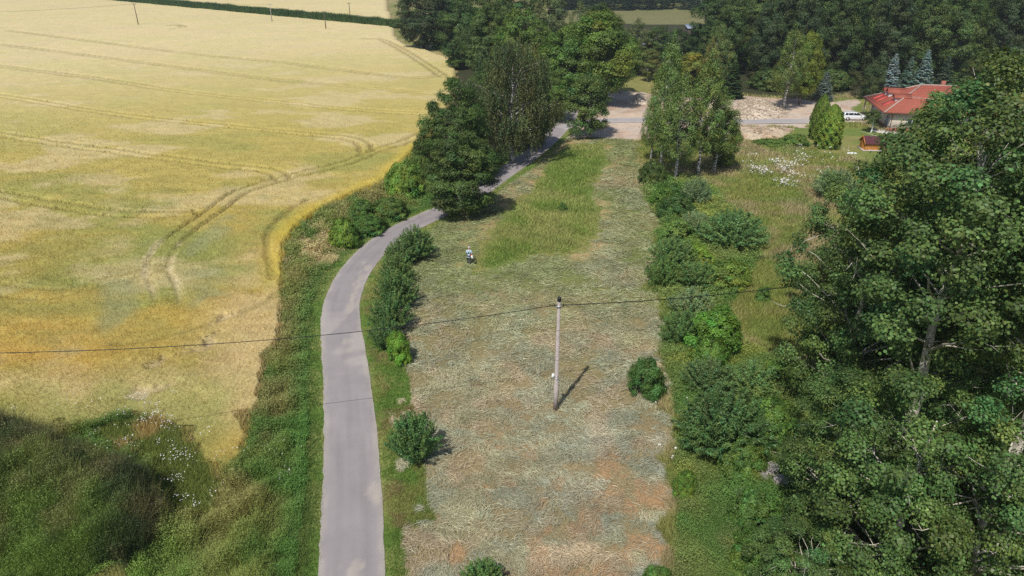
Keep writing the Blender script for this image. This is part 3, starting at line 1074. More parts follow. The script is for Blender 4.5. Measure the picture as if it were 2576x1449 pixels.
def tintc(n, rng, var=.2, warm=.12, groups=None):
    b = rng.normal(1, var, n).clip(.45, 1.8)
    wv = rng.normal(0, warm, n)
    if groups is not None:
        ng = groups.max() + 1
        b = b * rng.normal(1, .16, ng).clip(.6, 1.5)[groups]
        wv = wv + rng.normal(0, warm, ng)[groups]
    return np.stack([b * (1 + wv), b, b * (1 - .5 * wv)], 1)


PROF = {
    'round': lambda t: np.sin(np.pi * np.clip(t * .82 + .14, 0, 1)) ** .62,
    'egg': lambda t: np.sin(np.pi * np.clip(t * .80 + .20, 0, 1) ** 1.15) ** .7,
    'cone': lambda t: (1 - t) ** .75 * np.minimum(1, .55 + t * 4),
    'dome': lambda t: np.sqrt(np.clip(1 - (t * .98) ** 2, 0, 1)),
    'birch': lambda t: np.clip(1.25 * np.minimum(1, .5 + 2.2 * t) * (1 - t) ** .8, .05, 1),
    'loose': lambda t: np.sin(np.pi * np.clip(t * .84 + .12, 0, 1)) ** .8,
}


def limbs(mb, h, base, cl, rng, r0, top=.80, every=1, lean=0.0):
    """trunk with tapering limbs out to the leaf clumps"""
    n = 9
    wob = np.cumsum(rng.normal(0, .012 * h, (n, 2)), 0) * .5
    zs = np.linspace(-.15, top * h, n)
    tp = [(wob[i, 0] * (i > 0) + lean * zs[i], wob[i, 1] * (i > 0), zs[i]) for i in range(n)]
    tr = [r0 * (1.25 if i == 0 else 1) * (1 - .93 * (i / (n - 1)) ** 1.1) + .015 for i in range(n)]
    mb.tube(tp, tr, 8)
    ax = np.array(tp)
    for i in range(0, len(cl), every):
        c = cl[i]
        rad = math.hypot(c[0], c[1])
        z0 = max(base * h * .75, min(c[2] - rad * rng.uniform(.45, .9), top * h * .93))
        p0 = np.array([np.interp(z0, ax[:, 2], ax[:, 0]), np.interp(z0, ax[:, 2], ax[:, 1]), z0])
        d = c - p0
        m1 = p0 + d * .35 + np.array([0, 0, .05 * rad]) + rng.normal(0, .04 * rad + .01, 3)
        m2 = p0 + d * .7 + np.array([0, 0, .04 * rad]) + rng.normal(0, .05 * rad + .01, 3)
        rr = max(.012, min(.42 * np.interp(z0, ax[:, 2], tr), .018 * np.linalg.norm(d) + .02))
        mb.tube([p0, m1, m2, c + d * .04], [rr, rr * .72, rr * .45, .010], 5, cap=False)
    return ax


def crown_pts(rng, h, r, base, ncl, prof, inner=.35, dmin=.30):
    pf = PROF[prof]
    ph = rng.uniform(0, 6.28, 4)
    out = []
    tries = 0
    while len(out) < ncl and tries < ncl * 60:
        tries += 1
        t, a = rng.random(), rng.uniform(0, 6.28)
        lob = 1 + .16 * math.sin(2 * a + ph[0]) + .14 * math.sin(3 * a + ph[1] + 3 * t) + .10 * math.sin(5 * a + ph[2] + 7 * t)
        R_ = r * float(pf(np.array(t))) * lob
        if rng.random() > .25 + R_ / r:
            continue
        rr = R_ * (inner + (1 - inner) * rng.random() ** .45)
        p = np.array([rr * math.cos(a), rr * math.sin(a), h * (base + (1 - base) * t * .97)])
        dm = dmin * r * (.75 + .5 * rng.random())
        if all(np.sum((p - q) ** 2) > dm * dm for q in out):
            out.append(p)
    return np.array(out)


def gen_broad(name, seed, h, r, base=.22, ncl=70, nl=300, leaf=.27, prof='round', rc=.23, flat=.72, shape='kite', asp=.7, r0=None, bark=None, mat=None, droop=0.0, var=.2, dmin=.28, deadtwigs=0, inner=.35, lift=.5, lean=0):
    rng = np.random.default_rng(seed)
    cl = crown_pts(rng, h, r, base, ncl, prof, inner, dmin)
    n = len(cl)
    Rc = r * rc * rng.uniform(.7, 1.35, n)
    zb = base * h
    cl[:, 2] = zb + (cl[:, 2] - zb) * (h - zb - r * rc * flat * .8) / max(cl[:, 2].max() - zb, .1)
    gi = np.repeat(np.arange(n), (nl * (Rc / (r * rc)) ** 1.6).astype(int))
    m = len(gi)
    d = sphere(m, rng)
    low = (d[:, 2] < -.25) & (rng.random(m) < .55)
    d[low, 2] *= -1
    u = rng.uniform(.25, 1, m) ** .5
    lump = 1 + .28 * np.sin(d[:, 0] * 5 + gi) * np.sin(d[:, 1] * 5 + gi * 2) + .2 * np.sin(d[:, 2] * 7 + gi * 3)
    off = d * (Rc[gi] * u * lump)[:, None] * np.array([1, 1, flat])
    P = cl[gi] + off
    if droop:
        P[:, 2] -= droop * Rc[gi] * rng.random(m) ** 1.5 * 2.2
    outw = unit((cl - np.array([0, 0, h * (base + (1 - base) * .4)])) * np.array([1, 1, .7]))
    N = unit(d * .75 + outw[gi] * .45 + np.array([0, 0, lift]) + rng.normal(0, .42, (m, 3)))
    T = None
    if droop:
        T = unit(np.array([0, 0, -1.0]) + rng.normal(0, .35, (m, 3)))
        N = unit(N * np.array([1, 1, .5]))
    L = leaf * (.5 + 1.05 * rng.random(m) ** .9)
    V, F, k = leaves(P, N, L, L * asp, rng, shape, T)
    C = np.repeat(tintc(m, rng, var, .10, gi), k, 0)
    fq = r / max(np.quantile(np.hypot(V[:, 0], V[:, 1]), .975), .1)
    V[:, :2] *= fq
    cl[:, :2] *= fq
    crown = mesh_from(name + "_crown", V, [F], C, False, mat or M_leaf)
    mb = MB()
    ax = limbs(mb, h, base, cl, rng, r0 or h * .016, every=1 if n < 90 else 2, lean=lean)
    for _ in range(deadtwigs):
        c = cl[rng.integers(n)] * np.array([rng.uniform(.7, 1.12), rng.uniform(.7, 1.12), 1])
        a = rng.normal(0, 1, 3)
        a[2] = abs(a[2]) * .4
        a[:2] += unit(c[:2]) * .8
        a = unit(a) * rng.uniform(.8, 2.0)
        q = c + a * .5 + rng.normal(0, .12, 3)
        mb.tube([c - a * .3, q, c + a], [.022, .016, .007], 4, cap=False)
        mb.tube([q, q + rng.normal(0, .3, 3) + a * .25], [.016, .006], 4, cap=False)
    trunk = mb.mesh(name + "_trunk", bark or M_bark, True)
    return dict(crown=crown, trunk=trunk, h=h, r=r)


def gen_weeping(name, seed, h, r):
    rng = np.random.default_rng(seed)
    cl = crown_pts(rng, h, r, .2, 85, 'round', .3, .2)
    ns = 16
    P, N, T, gi = [], [], [], []
    for i, c in enumerate(cl):
        for s in range(ns):
            p = c + sphere(1, rng)[0] * np.array([1, 1, .6]) * r * .2
            Lh = rng.uniform(.9, 3.2) * h / 17 * (.5 + c[2] / h)
            k = int(20 * Lh)
            t = rng.random(k)
            sway = rng.normal(0, .12, 2)
            P.append(np.column_stack([p[0] + sway[0] * t * Lh + rng.normal(0, .10, k), p[1] + sway[1] * t * Lh + rng.normal(0, .10, k), p[2] - t * Lh + .25]))
            N.append(unit(rng.normal(0, 1, (k, 3)) * np.array([1, 1, .4]) + unit(np.array([c[0], c[1], 0.01])) * .6))
            gi.append(np.full(k, i))
    P, N, gi = np.concatenate(P), np.concatenate(N), np.concatenate(gi)
    P[:, 2] = np.maximum(P[:, 2], .9)
    m = len(P)
    L = rng.uniform(.16, .32, m)
    V, F, k = leaves(P, N, L, L * .5, rng, 'kite', unit(np.array([0, 0, -1.0]) + rng.normal(0, .25, (m, 3))))
    crown = mesh_from(name + "_crown", V, [F], np.repeat(tintc(m, rng, .22, .1, gi), k, 0), False, M_leaf)
    mb = MB()
    limbs(mb, h, .2, cl, rng, h * .02)
    return dict(crown=crown, trunk=mb.mesh(name + "_trunk", M_birch, True), h=h, r=r)


def gen_spruce(name, seed, h, r, dens=1.0):
    rng = np.random.default_rng(seed)
    P, N, T, L, gi = [], [], [], [], []
    mb = MB()
    mb.tube([(0, 0, -.1), (0, 0, h * .5), (0, 0, h * .98)], [h * .014, h * .008, .012], 6)
    z, w_ = h * .04, 0
    while z < h * .985:
        t = z / h
        Rw = r * (1 - t) ** .82 * rng.uniform(.85, 1.12) + .12
        nb = int(max(5, 7 + 7 * (1 - t)))
        a0 = rng.uniform(0, 6.28)
        for b in range(nb):
            a = a0 + 6.283 * b / nb + rng.normal(0, .13)
            Rb = Rw * rng.uniform(.72, 1.12)
            dr = np.array([math.cos(a), math.sin(a), 0])
            sd = np.array([-dr[1], dr[0], 0])
            k = int((10 + 26 * Rb) * dens)
            s = rng.random(k) ** .7
            wdt = .34 * Rb * (1 - .75 * s) + .07
            lat = rng.uniform(-1, 1, k)
            droop = -.30 * s * Rb + .16 * s ** 3 * Rb
            p = dr * (s * Rb)[:, None] + sd * (lat * wdt)[:, None]
            p[:, 2] = z + droop - .10 * np.abs(lat) * wdt + rng.normal(0, .03, k)
            P.append(p)
            T.append(unit(dr * .7 + sd * (lat * 1.1)[:, None] + np.array([0, 0, -.25]) + rng.normal(0, .15, (k, 3))))
            N.append(unit(np.array([0, 0, 1.0]) + dr * .35 + rng.normal(0, .3, (k, 3))))
            L.append(np.full(k, .30 + .06 * Rb) * rng.uniform(.7, 1.3, k))
            gi.append(np.full(k, w_))
            w_ += 1
        z += h * .036 * rng.uniform(.8, 1.2) * (1.15 - .45 * t)
    P, N, T, L, gi = map(np.concatenate, (P, N, T, L, gi))
    V, F, k = leaves(P, N, L, L * .33, rng, 'kite', T)
    crown = mesh_from(name + "_crown", V, [F], np.repeat(tintc(len(P), rng, .2, .08, gi), k, 0), False, M_needle)
    return dict(crown=crown, trunk=mb.mesh(name + "_trunk", M_bark, True), h=h, r=r)


def gen_thuja(name, seed, h, r, n=30000):
    rng = np.random.default_rng(seed)
    t = rng.random(n) ** 1.15
    a = rng.uniform(0, 6.283, n)
    lump = 1 + .10 * np.sin(3 * a + 5 * t) + .10 * np.sin(7 * a - 16 * t + 1) + .08 * np.sin(11 * a + 30 * t)
    prof = np.sin(np.pi * np.clip(.22 + .78 * t, 0, 1)) ** .62
    rr = r * prof * lump * rng.uniform(.80, 1.03, n)
    P = np.column_stack([rr * np.cos(a), rr * np.sin(a), h * t * .985 + .05])
    out = np.column_stack([np.cos(a), np.sin(a), .25 + 0 * a])
    N = unit(out + rng.normal(0, .5, (n, 3)))
    L = rng.uniform(.14, .34, n)
    V, F, k = leaves(P, N, L, L * .45, rng, 'kite', unit(np.array([0, 0, 1.0]) + out * .6 + rng.normal(0, .3, (n, 3))))
    gi = (np.floor(a * 5) + 32 * np.floor(t * 14)).astype(int)
    crown = mesh_from(name + "_crown", V, [F], np.repeat(tintc(n, rng, .22, .1, gi), k, 0), False, M_needle)
    mb = MB()
    mb.tube([(0, 0, -.1), (0, 0, h * .9)], [r * .12, .02], 6)
    return dict(crown=crown, trunk=mb.mesh(name + "_trunk", M_bark, True), h=h, r=r)


def gen_willow(name, seed, h, r, ns=90, per=110, leaf=.20, asp=.34, spread=1.0):
    """many upright whips from one stool, narrow leaves along them"""
    rng = np.random.default_rng(seed)
    P, N, T, gi = [], [], [], []
    mb = MB()
    for i in range(ns):
        a = rng.uniform(0, 6.283)
        q = rng.random() ** .5
        tip = np.array([q * r * math.cos(a) * spread, q * r * math.sin(a) * spread, h * math.sqrt(max(.04, 1 - (q * .93) ** 2)) * rng.uniform(.78, 1.05)])
        b = np.array([tip[0] * .22, tip[1] * .22, 0])
        m1 = b + (tip - b) * .5 + np.array([0, 0, .10 * h])
        k = int(per * rng.uniform(.6, 1.3))
        t = rng.uniform(.08, 1.0, k) ** .75
        p = ((1 - t) ** 2)[:, None] * b + (2 * t * (1 - t))[:, None] * m1 + (t ** 2)[:, None] * tip
        ax = unit((2 * (1 - t))[:, None] * (m1 - b) + (2 * t)[:, None] * (tip - m1))
        side = unit(np.cross(ax, sphere(k, rng)))
        p = p + side * (.07 * r * (1.35 - t) * rng.random(k) + .03)[:, None]
        P.append(p)
        T.append(unit(ax * .8 + side * .7))
        N.append(unit(side * .3 + rng.normal(0, .5, (k, 3)) + np.array([0, 0, .55])))
        gi.append(np.full(k, i))
        if i % 3 == 0:
            mb.tube([b + np.array([0, 0, -.05]), m1, tip], [.028, .018, .006], 4, cap=False)
    P, N, T, gi = map(np.concatenate, (P, N, T, gi))
    P[:, 2] = np.maximum(P[:, 2], .03)
    m = len(P)
    L = leaf * rng.uniform(.65, 1.35, m)
    V, F, k = leaves(P, N, L, L * asp, rng, 'kite', T)
    crown = mesh_from(name + "_foliage", V, [F], np.repeat(tintc(m, rng, .22, .1, gi), k, 0), False, M_leaf)
    return dict(crown=crown, trunk=mb.mesh(name + "_stems", M_bark, True), h=h, r=r)


PT = {}
PT['oak'] = [gen_broad("oak", 11 + i, 14, 5.2, .09, 90, 620, .205, ['round', 'egg', 'round', 'egg'][i], .22, dmin=.25) for i in range(4)]
PT['maple'] = [gen_broad("maple", 31 + i, 15, 5.0, .2, 66, 760, .23, 'egg', .27, flat=.8, dmin=.3) for i in range(2)]
PT['birch'] = [gen_broad("birch", 41 + i, 17, 3.3, .26, 125, 150, .155, 'birch', .165, flat=1.15, droop=.55, bark=M_birch, r0=.20, dmin=.18, inner=.15) for i in range(3)]
PT['slim'] = [gen_broad("slim", 51 + i, 12, 2.4, .15, 64, 330, .17, 'egg', .3, flat=.9, bark=M_birch, r0=.12, dmin=.26, droop=.3) for i in range(2)]
PT['weeping'] = [gen_weeping("weeping", 61, 17, 5.6)]
PT['spruce'] = [gen_spruce("spruce", 71, 9, 2.6), gen_spruce("spruce", 72, 9, 2.4)]
PT['pine'] = [gen_broad("pine", 75, 7, 2.8, .06, 60, 330, .24, 'egg', .24, flat=1, asp=.22, mat=M_needle, lift=.7)]
PT['conifer'] = [gen_spruce("conifer", 76, 16, 3.4, .8), gen_spruce("conifer", 77, 18, 3.4, .8)]
PT['thuja'] = [gen_thuja("thuja", 81, 6.2, 1.9), gen_thuja("thuja", 82, 6.0, 1.9)]
PT['willow'] = [gen_willow("willow", 91 + i, 2.6, 1.9, 130, 140, .135) for i in range(3)]
PT['grey_willow'] = [gen_willow("grey_willow", 97, 3.4, 2.6, 170, 150, .17, .32)]
PT['bush'] = [gen_broad("bush", 101 + i, 2.4, 1.35, .04, 56, 320, .10, 'dome', .24, flat=.9, asp=.65, r0=.05, dmin=.26) for i in range(2)]
PT['bramble'] = [gen_broad("bramble", 111, 2.2, 2.2, .03, 80, 330, .12, 'dome', .20, asp=.65, r0=.05, dmin=.2)]
kw = dict(shape='hex', asp=.92, bark=M_aspenbark, mat=M_aspen, var=.33, lift=.4, flat=.8)
PT['garden'] = [gen_broad('garden', 131, 4.2, 1.35, .36, 40, 200, .13, 'round', .3, r0=.12, bark=M_white, dmin=.25)]
PT['aspen'] = [gen_broad("aspen", 121, 23, 5.6, .34, 120, 520, .125, 'loose', .17, r0=.30, dmin=.22, deadtwigs=16, inner=.2, **kw),
               gen_broad("aspen", 122, 21, 5.4, .12, 130, 520, .125, 'egg', .17, r0=.27, dmin=.22, deadtwigs=16, inner=.2, **kw),
               gen_broad("aspen", 123, 12, 4.4, .10, 105, 560, .10, 'round', .165, r0=.2, dmin=.22, deadtwigs=18, inner=.25, **kw)]
PT['dead'] = []

PARTS = {'willow': ('foliage', 'stems'), 'grey_willow': ('foliage', 'stems'), 'bush': ('foliage', 'stems'), 'bramble': ('foliage', 'stems')}
NAMES = {'oak': 'broadleaf_tree', 'maple': 'broadleaf_tree', 'birch': 'birch_tree', 'slim': 'young_birch', 'weeping': 'weeping_birch', 'spruce': 'spruce_tree', 'pine': 'pine_tree', 'conifer': 'conifer_tree',
         'thuja': 'thuja_shrub', 'willow': 'willow_shrub', 'grey_willow': 'willow_shrub', 'bush': 'round_shrub', 'bramble': 'bramble_shrub', 'aspen': 'aspen_tree', 'garden': 'garden_tree'}
CATS = {'thuja': 'shrub', 'willow': 'shrub', 'grey_willow': 'shrub', 'bush': 'shrub', 'bramble': 'shrub'}
_tr = random.Random(5)


def plant(kind, x, y, h, r, col, label, group=None, var=None, rot=None, lean=(0, 0), name=None):
    p = PT[kind][(_tr.randrange(len(PT[kind])) if var is None else var) % len(PT[kind])]
    o = thing(name or NAMES[kind], label, CATS.get(kind, 'tree'), (x, y, float(gz(np.array([x]), np.array([y]))[0]) - .05), 0, group)
    o.rotation_euler = (lean[0], lean[1], _tr.uniform(0, 6.28) if rot is None else rot)
    o.scale = (r / p['r'] * _tr.uniform(.94, 1.06), r / p['r'] * _tr.uniform(.94, 1.06), h / p['h'])
    fn, sn = PARTS.get(kind, ('crown', 'trunk'))
    c = obj(fn, p['crown'], o)
    q = {'aspen': (1.42, 1.42, 1.10), 'willow': (1.75, 1.62, 1.45), 'grey_willow': (1.6, 1.55, 1.45), 'bush': (1.5, 1.45, 1.2), 'bramble': (1.6, 1.5, 1.25)}.get(kind, (1.5, 1.4, 1.12))
    c.color = (col[0] * q[0], col[1] * q[1], col[2] * q[2], 1)
    obj(sn, p['trunk'], o)
    return o


def plant_at(kind, bx, by, ty, wpx, col, label, group=None, **k):
    """base at map sheet point (bx,by); crown top reaching sheet line ty, crown width wpx"""
    x, y, _ = G(bx, by)
    Zc = y * cP + H * sP
    r = wpx * .5 / FM * Zc
    h = topz(y + r * .25, ty)
    return plant(kind, x, y, h, r, col, label, group, **k)


DARK, MID, BRI, YEL, GRY, VDK = (.060, .102, .030), (.085, .145, .034), (.135, .225, .045), (.18, .215, .05), (.10, .135, .058), (.040, .066, .027)
SIL, WIL = (.13, .19, .09), (.09, .16, .055)
gA, gB, gC, gD = "trees along the lane", "birches beside the mown strip", "wood behind the house", "trees around the bare yard"
# ---- along the lane, left of the gap
plant_at('oak', 1168, 545, 322, 178, DARK, "low dark broadleaf tree overhanging the lane at its bend, casting shadow on mown grass", gA, var=1)
plant_at('bramble', 1022, 492, 398, 95, BRI, "light green bush at the field edge, left of the dark tree over the lane", gA)
plant_at('bramble', 1062, 462, 380, 70, MID, "mid green bush tucked between the light bush and the dark tree over the lane", gA)
plant_at('oak', 1150, 462, 188, 165, (.052, .098, .026), "tall pointed dark green tree rising straight behind the tree over the lane", gA, var=3)
plant_at('oak', 1102, 440, 300, 115, DARK, "shorter dark tree leaning over the grain edge, left of the tall pointed tree", gA, var=0)
plant_at('weeping', 1290, 408, 96, 205, (.08, .108, .05), "big weeping birch with grey trailing branches and forked white trunk beside the lane", gA)
plant_at('oak', 1345, 372, 210, 110, DARK, "dark broadleaf tree just right of the weeping birch at the shaded lane", gA, var=2)
plant_at('oak', 1240, 330, 150, 120, DARK, "dark tree showing left behind the weeping birch above the grain", gA, var=1)
plant_at('oak', 1385, 305, 175, 110, MID, "yellowish green tree where the lane disappears into the shade", gA, var=3)
plant_at('slim', 1478, 347, 178, 118, (.072, .125, .038), "young grey-green tree standing alone where lane and bare yard meet", gA, var=0)
plant_at('maple', 1500, 262, 26, 195, (.088, .148, .032), "large bright green broadleaf tree in front of the bare yard's back edge", gA, var=0)
plant_at('maple', 1420, 275, 65, 150, (.075, .135, .03), "rounded bright tree left of the largest bright tree, above the lane", gA, var=1)
plant_at('oak', 1315, 250, 22, 165, MID, "rounded mid green tree directly above the weeping birch", gA, var=2)
plant_at('oak', 1240, 215, 5, 140, DARK, "dark tree between the far black-green tree and the rounded mid green tree", gA, var=0)
plant_at('oak', 1165, 172, -20, 125, (.045, .09, .026), "dense green tree next to the far black-green tree at the grain", gA, var=3)
plant_at('oak', 1068, 124, -45, 150, VDK, "black-green tree standing out into the far grain field, leftmost of the trees", gA, var=2)
plant_at('oak', 1125, 120, -50, 120, VDK, "black-green tree behind the leftmost one, its top cut by the picture edge", gA, var=0)
plant_at('oak', 1215, 130, -60, 130, DARK, "tall tree at the top edge behind the dense green tree of the lane row", gA, var=1)
plant_at('oak', 1300, 140, -50, 140, DARK, "tall dark tree at the top edge, above the rounded mid green tree", gA, var=3)
plant_at('oak', 1380, 150, -35, 120, GRY, "greyish green tree at the top edge left of the far small meadow", gA, var=0)
plant_at('birch', 1455, 165, 0, 110, (.085, .12, .045), "thin-topped greyish birch in front of the far small meadow's left end", gA, var=1)
plant_at('oak', 1498, 150, 6, 110, (.05, .085, .028), "dark tree at the top edge hiding the left end of the far meadow", gA, var=2)
plant_at('birch', 1560, 235, 100, 70, (.08, .125, .04), "slender birch at the right flank of the largest bright tree", gA, var=2)
plant_at('bush', 1105, 122, 98, 34, (.14, .25, .04), "small bright green bush at the foot of the leftmost black-green tree")
plant_at('bramble', 1150, 165, 140, 50, MID, "low green scrub where the grain meets the lane trees")
# ---- middle distance, in the gap
mid = [(1585, 190, 88, 75, MID, 'oak', "mid green tree on the small glade behind the bare yard"), (1632, 205, 118, 55, (.10, .13, .04), 'slim', "thin yellowish young birch on the glade behind the bare yard"),
       (1600, 150, 42, 85, GRY, 'birch', "pale greyish birch standing in front of the far meadow's middle"), (1650, 150, 64, 80, DARK, 'oak', "dark round tree below the far meadow, right of the pale birch"),
       (1700, 160, 72, 80, (.04, .075, .03), 'oak', "blackish tree just below the far meadow and the sheds"), (1745, 165, 84, 80, (.042, .08, .03), 'oak', "blackish tree right of the others under the far meadow"),
       (1672, 130, 60, 22, (.035, .07, .035), 'spruce', "tiny dark spruce tip against the far meadow"), (1735, 215, 130, 95, YEL, 'maple', "yellow-green tree behind the tall birches of the strip"),
       (1795, 226, 58, 85, (.095, .14, .05), 'birch', "pale birch rising between yellow-green tree and the dark wood"), (1778, 235, 90, 60, (.13, .135, .042), 'birch', "yellowish thin birch with a bare white stem left of the dark spruce"),
       (1530, 120, 40, 80, MID, 'oak', "green tree standing just left of the pale birch under the far meadow"),
       (1680, 245, 150, 75, MID, 'oak', "mid green tree half hidden behind the tall strip birches")]
for bx, by, ty, wp, c, k, lab in mid:
    plant_at(k, bx, by, ty, wp, c, lab, gD)
plant_at('spruce', 1838, 246, 150, 72, (.032, .06, .024), "dark green spruce at the back of the rubble heap", gD, var=0)
plant_at('bush', 1810, 235, 200, 50, BRI, "bright green bush left of the dark spruce behind the rubble", gD)
plant_at('birch', 1968, 276, 52, 108, (.10, .145, .042), "tall birch with leaning white trunk on the bare ground left of the blue spruces", gD, var=0)
plant_at('maple', 2010, 262, 78, 92, (.115, .165, .03), "yellow-green broadleaf tree touching the tall birch on its right", gD, var=1)
plant_at('spruce', 2068, 252, 176, 54, (.12, .16, .165), "small grey-blue spruce between the birch and the clipped thujas", gD, var=1)
plant_at('pine', 2184, 250, 155, 84, (.05, .075, .032), "dark rounded pine in front of the wood, just left of the house roof", gD)
plant_at('spruce', 2230, 248, 130, 64, (.17, .235, .28), "silver-blue spruce right behind the left end of the red roof", gD, var=0)
plant_at('spruce', 2308, 246, 120, 70, (.135, .205, .22), "taller blue-green spruce behind the ridge of the red roof", gD, var=1)
plant_at('spruce', 2272, 246, 138, 56, (.09, .15, .135), "narrow green-blue spruce pressed against the taller blue one", gD, var=0)
plant_at('spruce', 2362, 246, 138, 66, (.055, .085, .06), "dark grey-green spruce right of the tallest blue spruce", gD, var=1)
plant_at('spruce', 2408, 246, 150, 60, (.045, .075, .035), "dark low spruce behind the roof's right end", gD, var=0)
plant_at('maple', 2445, 246, 125, 84, (.07, .10, .03), "olive young tree behind the right end of the roof, near the aspens", gD)
plant_at('spruce', 2490, 246, 138, 66, (.08, .11, .085), "pale green spruce half hidden by the big aspens at right", gD, var=1)
# ---- dense wood on the right
wood = [  # x, y, h, r, col, kind, label
    (53, 170, 17, 5.6, DARK, "dark tree at the left corner of the wood, above the yellow thin birch"), (52, 182, 18, 5.8, (.04, .078, .024), "dark tree rising behind the corner of the wood, beside the far sheds"),
    (60, 160, 17.5, 5.6, VDK, "blackish tree of the wood's front, straight behind the dark spruce"), (67, 158, 18.5, 5.8, VDK, "blackish front tree of the wood, filling the gap left of the tall birch"),
    (76, 160, 19, 6.0, (.04, .07, .022), "deep green front tree of the wood, right behind the yellow-green tree"), (86, 158, 20, 6.2, VDK, "blackish front tree of the wood, above the small grey-blue spruce"),
    (95, 160, 19, 6.0, DARK, "dark front tree of the wood, above the rounded pine"), (102, 157, 20, 6.2, (.06, .10, .028), "olive-tinged front tree of the wood, above the silver-blue spruce"),
    (113, 159, 20, 6.2, VDK, "blackish front tree of the wood, above the tallest blue spruce"), (124, 160, 21, 6.4, DARK, "dark front tree of the wood, above the roof's right end"),
    (58, 190, 20, 6.0, (.045, .08, .024), "second-row tree of the wood, topping the blackish corner trees"), (63, 178, 21, 6.2, DARK, "second-row tree of the wood, seen over the tall birch's left"),
    (72, 177, 22, 6.4, VDK, "second-row blackish tree of the wood, seen right above the tall birch"), (79, 175, 23, 6.4, (.055, .10, .026), "second-row lighter tree of the wood, over the small grey-blue spruce"),
    (90, 177, 23, 6.6, DARK, "second-row dark tree of the wood, over the rounded pine"), (101, 174, 23, 6.6, (.065, .105, .028), "second-row tree of the wood with yellowish sprays, over the silver-blue spruce"),
    (112, 176, 24, 6.8, DARK, "second-row dark tree of the wood, over the tallest blue spruce"), (124, 175, 24, 6.8, VDK, "second-row blackish tree of the wood, over the roof's right end"),
    (137, 178, 25, 7.0, (.045, .06, .026), "brownish dark tree in the right corner of the wood"), (150, 182, 26, 7.0, (.04, .055, .026), "brownish dark tree at the far right edge, behind the aspen tops"),
    (135, 162, 20, 6.4, (.045, .065, .026), "dark tree in front of the brownish corner of the wood"), (146, 165, 21, 6.4, VDK, "dark tree at the right picture edge just over the aspen tops"),
    (62, 205, 20, 6.2, DARK, "back-row tree of the wood by the bare dead tree, touching the top edge"), (68, 202, 23, 6.4, VDK, "back-row tree of the wood over the tall birch, touching the top edge"),
    (78, 198, 24, 6.6, DARK, "back-row tree of the wood over the yellow-green tree, touching the top edge"), (86, 198, 25, 6.8, VDK, "back-row tree of the wood left of the middle, touching the top edge"),
    (100, 198, 25, 6.8, DARK, "back-row tree of the wood above the silver-blue spruce, touching the top edge"), (116, 199, 26, 7, VDK, "back-row tree of the wood above the tallest blue spruce, touching the top edge"),
    (132, 202, 27, 7, DARK, "back-row tree of the wood above the roof's right end, touching the top edge")]
for i, (x, y, h, r, c, lab) in enumerate(wood):
    plant('oak', x, y + 9, h * 1.04, r, tuple(q * 1.0 for q in c), lab, gC, var=i % 4)
under = ["behind the dark spruce", "right of the dark spruce", "left of the tall birch", "right of the yellow-green tree", "left of the rounded pine", "behind the silver-blue spruce", "behind the tallest blue spruce", "above the roof's right end"]
for (x, y), u in zip([(57, 158), (64, 160), (71, 159), (82, 159), (89, 158), (100, 158), (110, 158), (122, 159)], under):
    plant('bramble', x, y, 4.5, 4.2, DARK, "dark undergrowth at the wood's foot, " + u, "undergrowth at the wood's edge")
# ---- far wood behind the small meadow
for i in range(30):
    px = 1395 + i * 15.5 + _tr.uniform(-4, 4)
    x, y, _ = G(px, 26 + _tr.uniform(-3, 2))
    plant('conifer', x, y + _tr.uniform(0, 14), _tr.uniform(14, 21), _tr.uniform(3.6, 5.0), (.034, .062, .036), "dark conifer in the far wood behind the small meadow", "conifers of the far wood", name='conifer_tree')
for i in range(22):
    px = 1390 + i * 21 + _tr.uniform(-4, 4)
    x, y, _ = G(px, 19)
    plant('conifer', x, y + 26 + _tr.uniform(0, 14), _tr.uniform(22, 27), _tr.uniform(4.2, 5.6), (.036, .06, .036), "dark conifer in the far wood behind the small meadow", "conifers of the far wood", name='conifer_tree')
# ---- birch group by the mown strip
plant_at('birch', 1662, 438, 66, 112, (.095, .155, .048), "tallest strip birch, leftmost white trunk of the three by the mown grass", gB, var=0)
plant_at('birch', 1700, 458, 178, 130, (.098, .155, .046), "strip birch with the middle white trunk of the three", gB, var=1)
plant_at('birch', 1756, 446, 116, 128, (.10, .155, .045), "strip birch with the right-hand white trunk of the three", gB, var=2)
plant_at('birch', 1795, 436, 215, 118, (.105, .16, .045), "lower bushy birch forming the right lobe of the strip birches", gB, var=0)
plant_at('birch', 1638, 405, 225, 75, (.10, .155, .045), "lower birch at the left flank of the strip birches", gB, var=1)
plant_at('oak', 1812, 425, 275, 78, (.10, .155, .036), "round broadleaf tree closing the right side of the strip birches", gB, var=2)
plant_at('bramble', 1640, 462, 398, 70, DARK, "dark elder bush with white blossoms under the leftmost strip birch")
plant_at('bramble', 1690, 505, 455, 80, (.06, .13, .03), "dark green bramble at the foot of the middle strip birch")
plant_at('bush', 1668, 520, 462, 62, (.075, .15, .03), "fresh green bush at the left front of the scrub under the birches")
plant_at('bramble', 1700, 548, 480, 92, (.05, .105, .028), "darkest scrub bush pointing into the mown grass below the birches")
plant_at('grey_willow', 1748, 515, 440, 85, SIL, "silvery willow bush with wind-turned leaves at the foot of the birches")
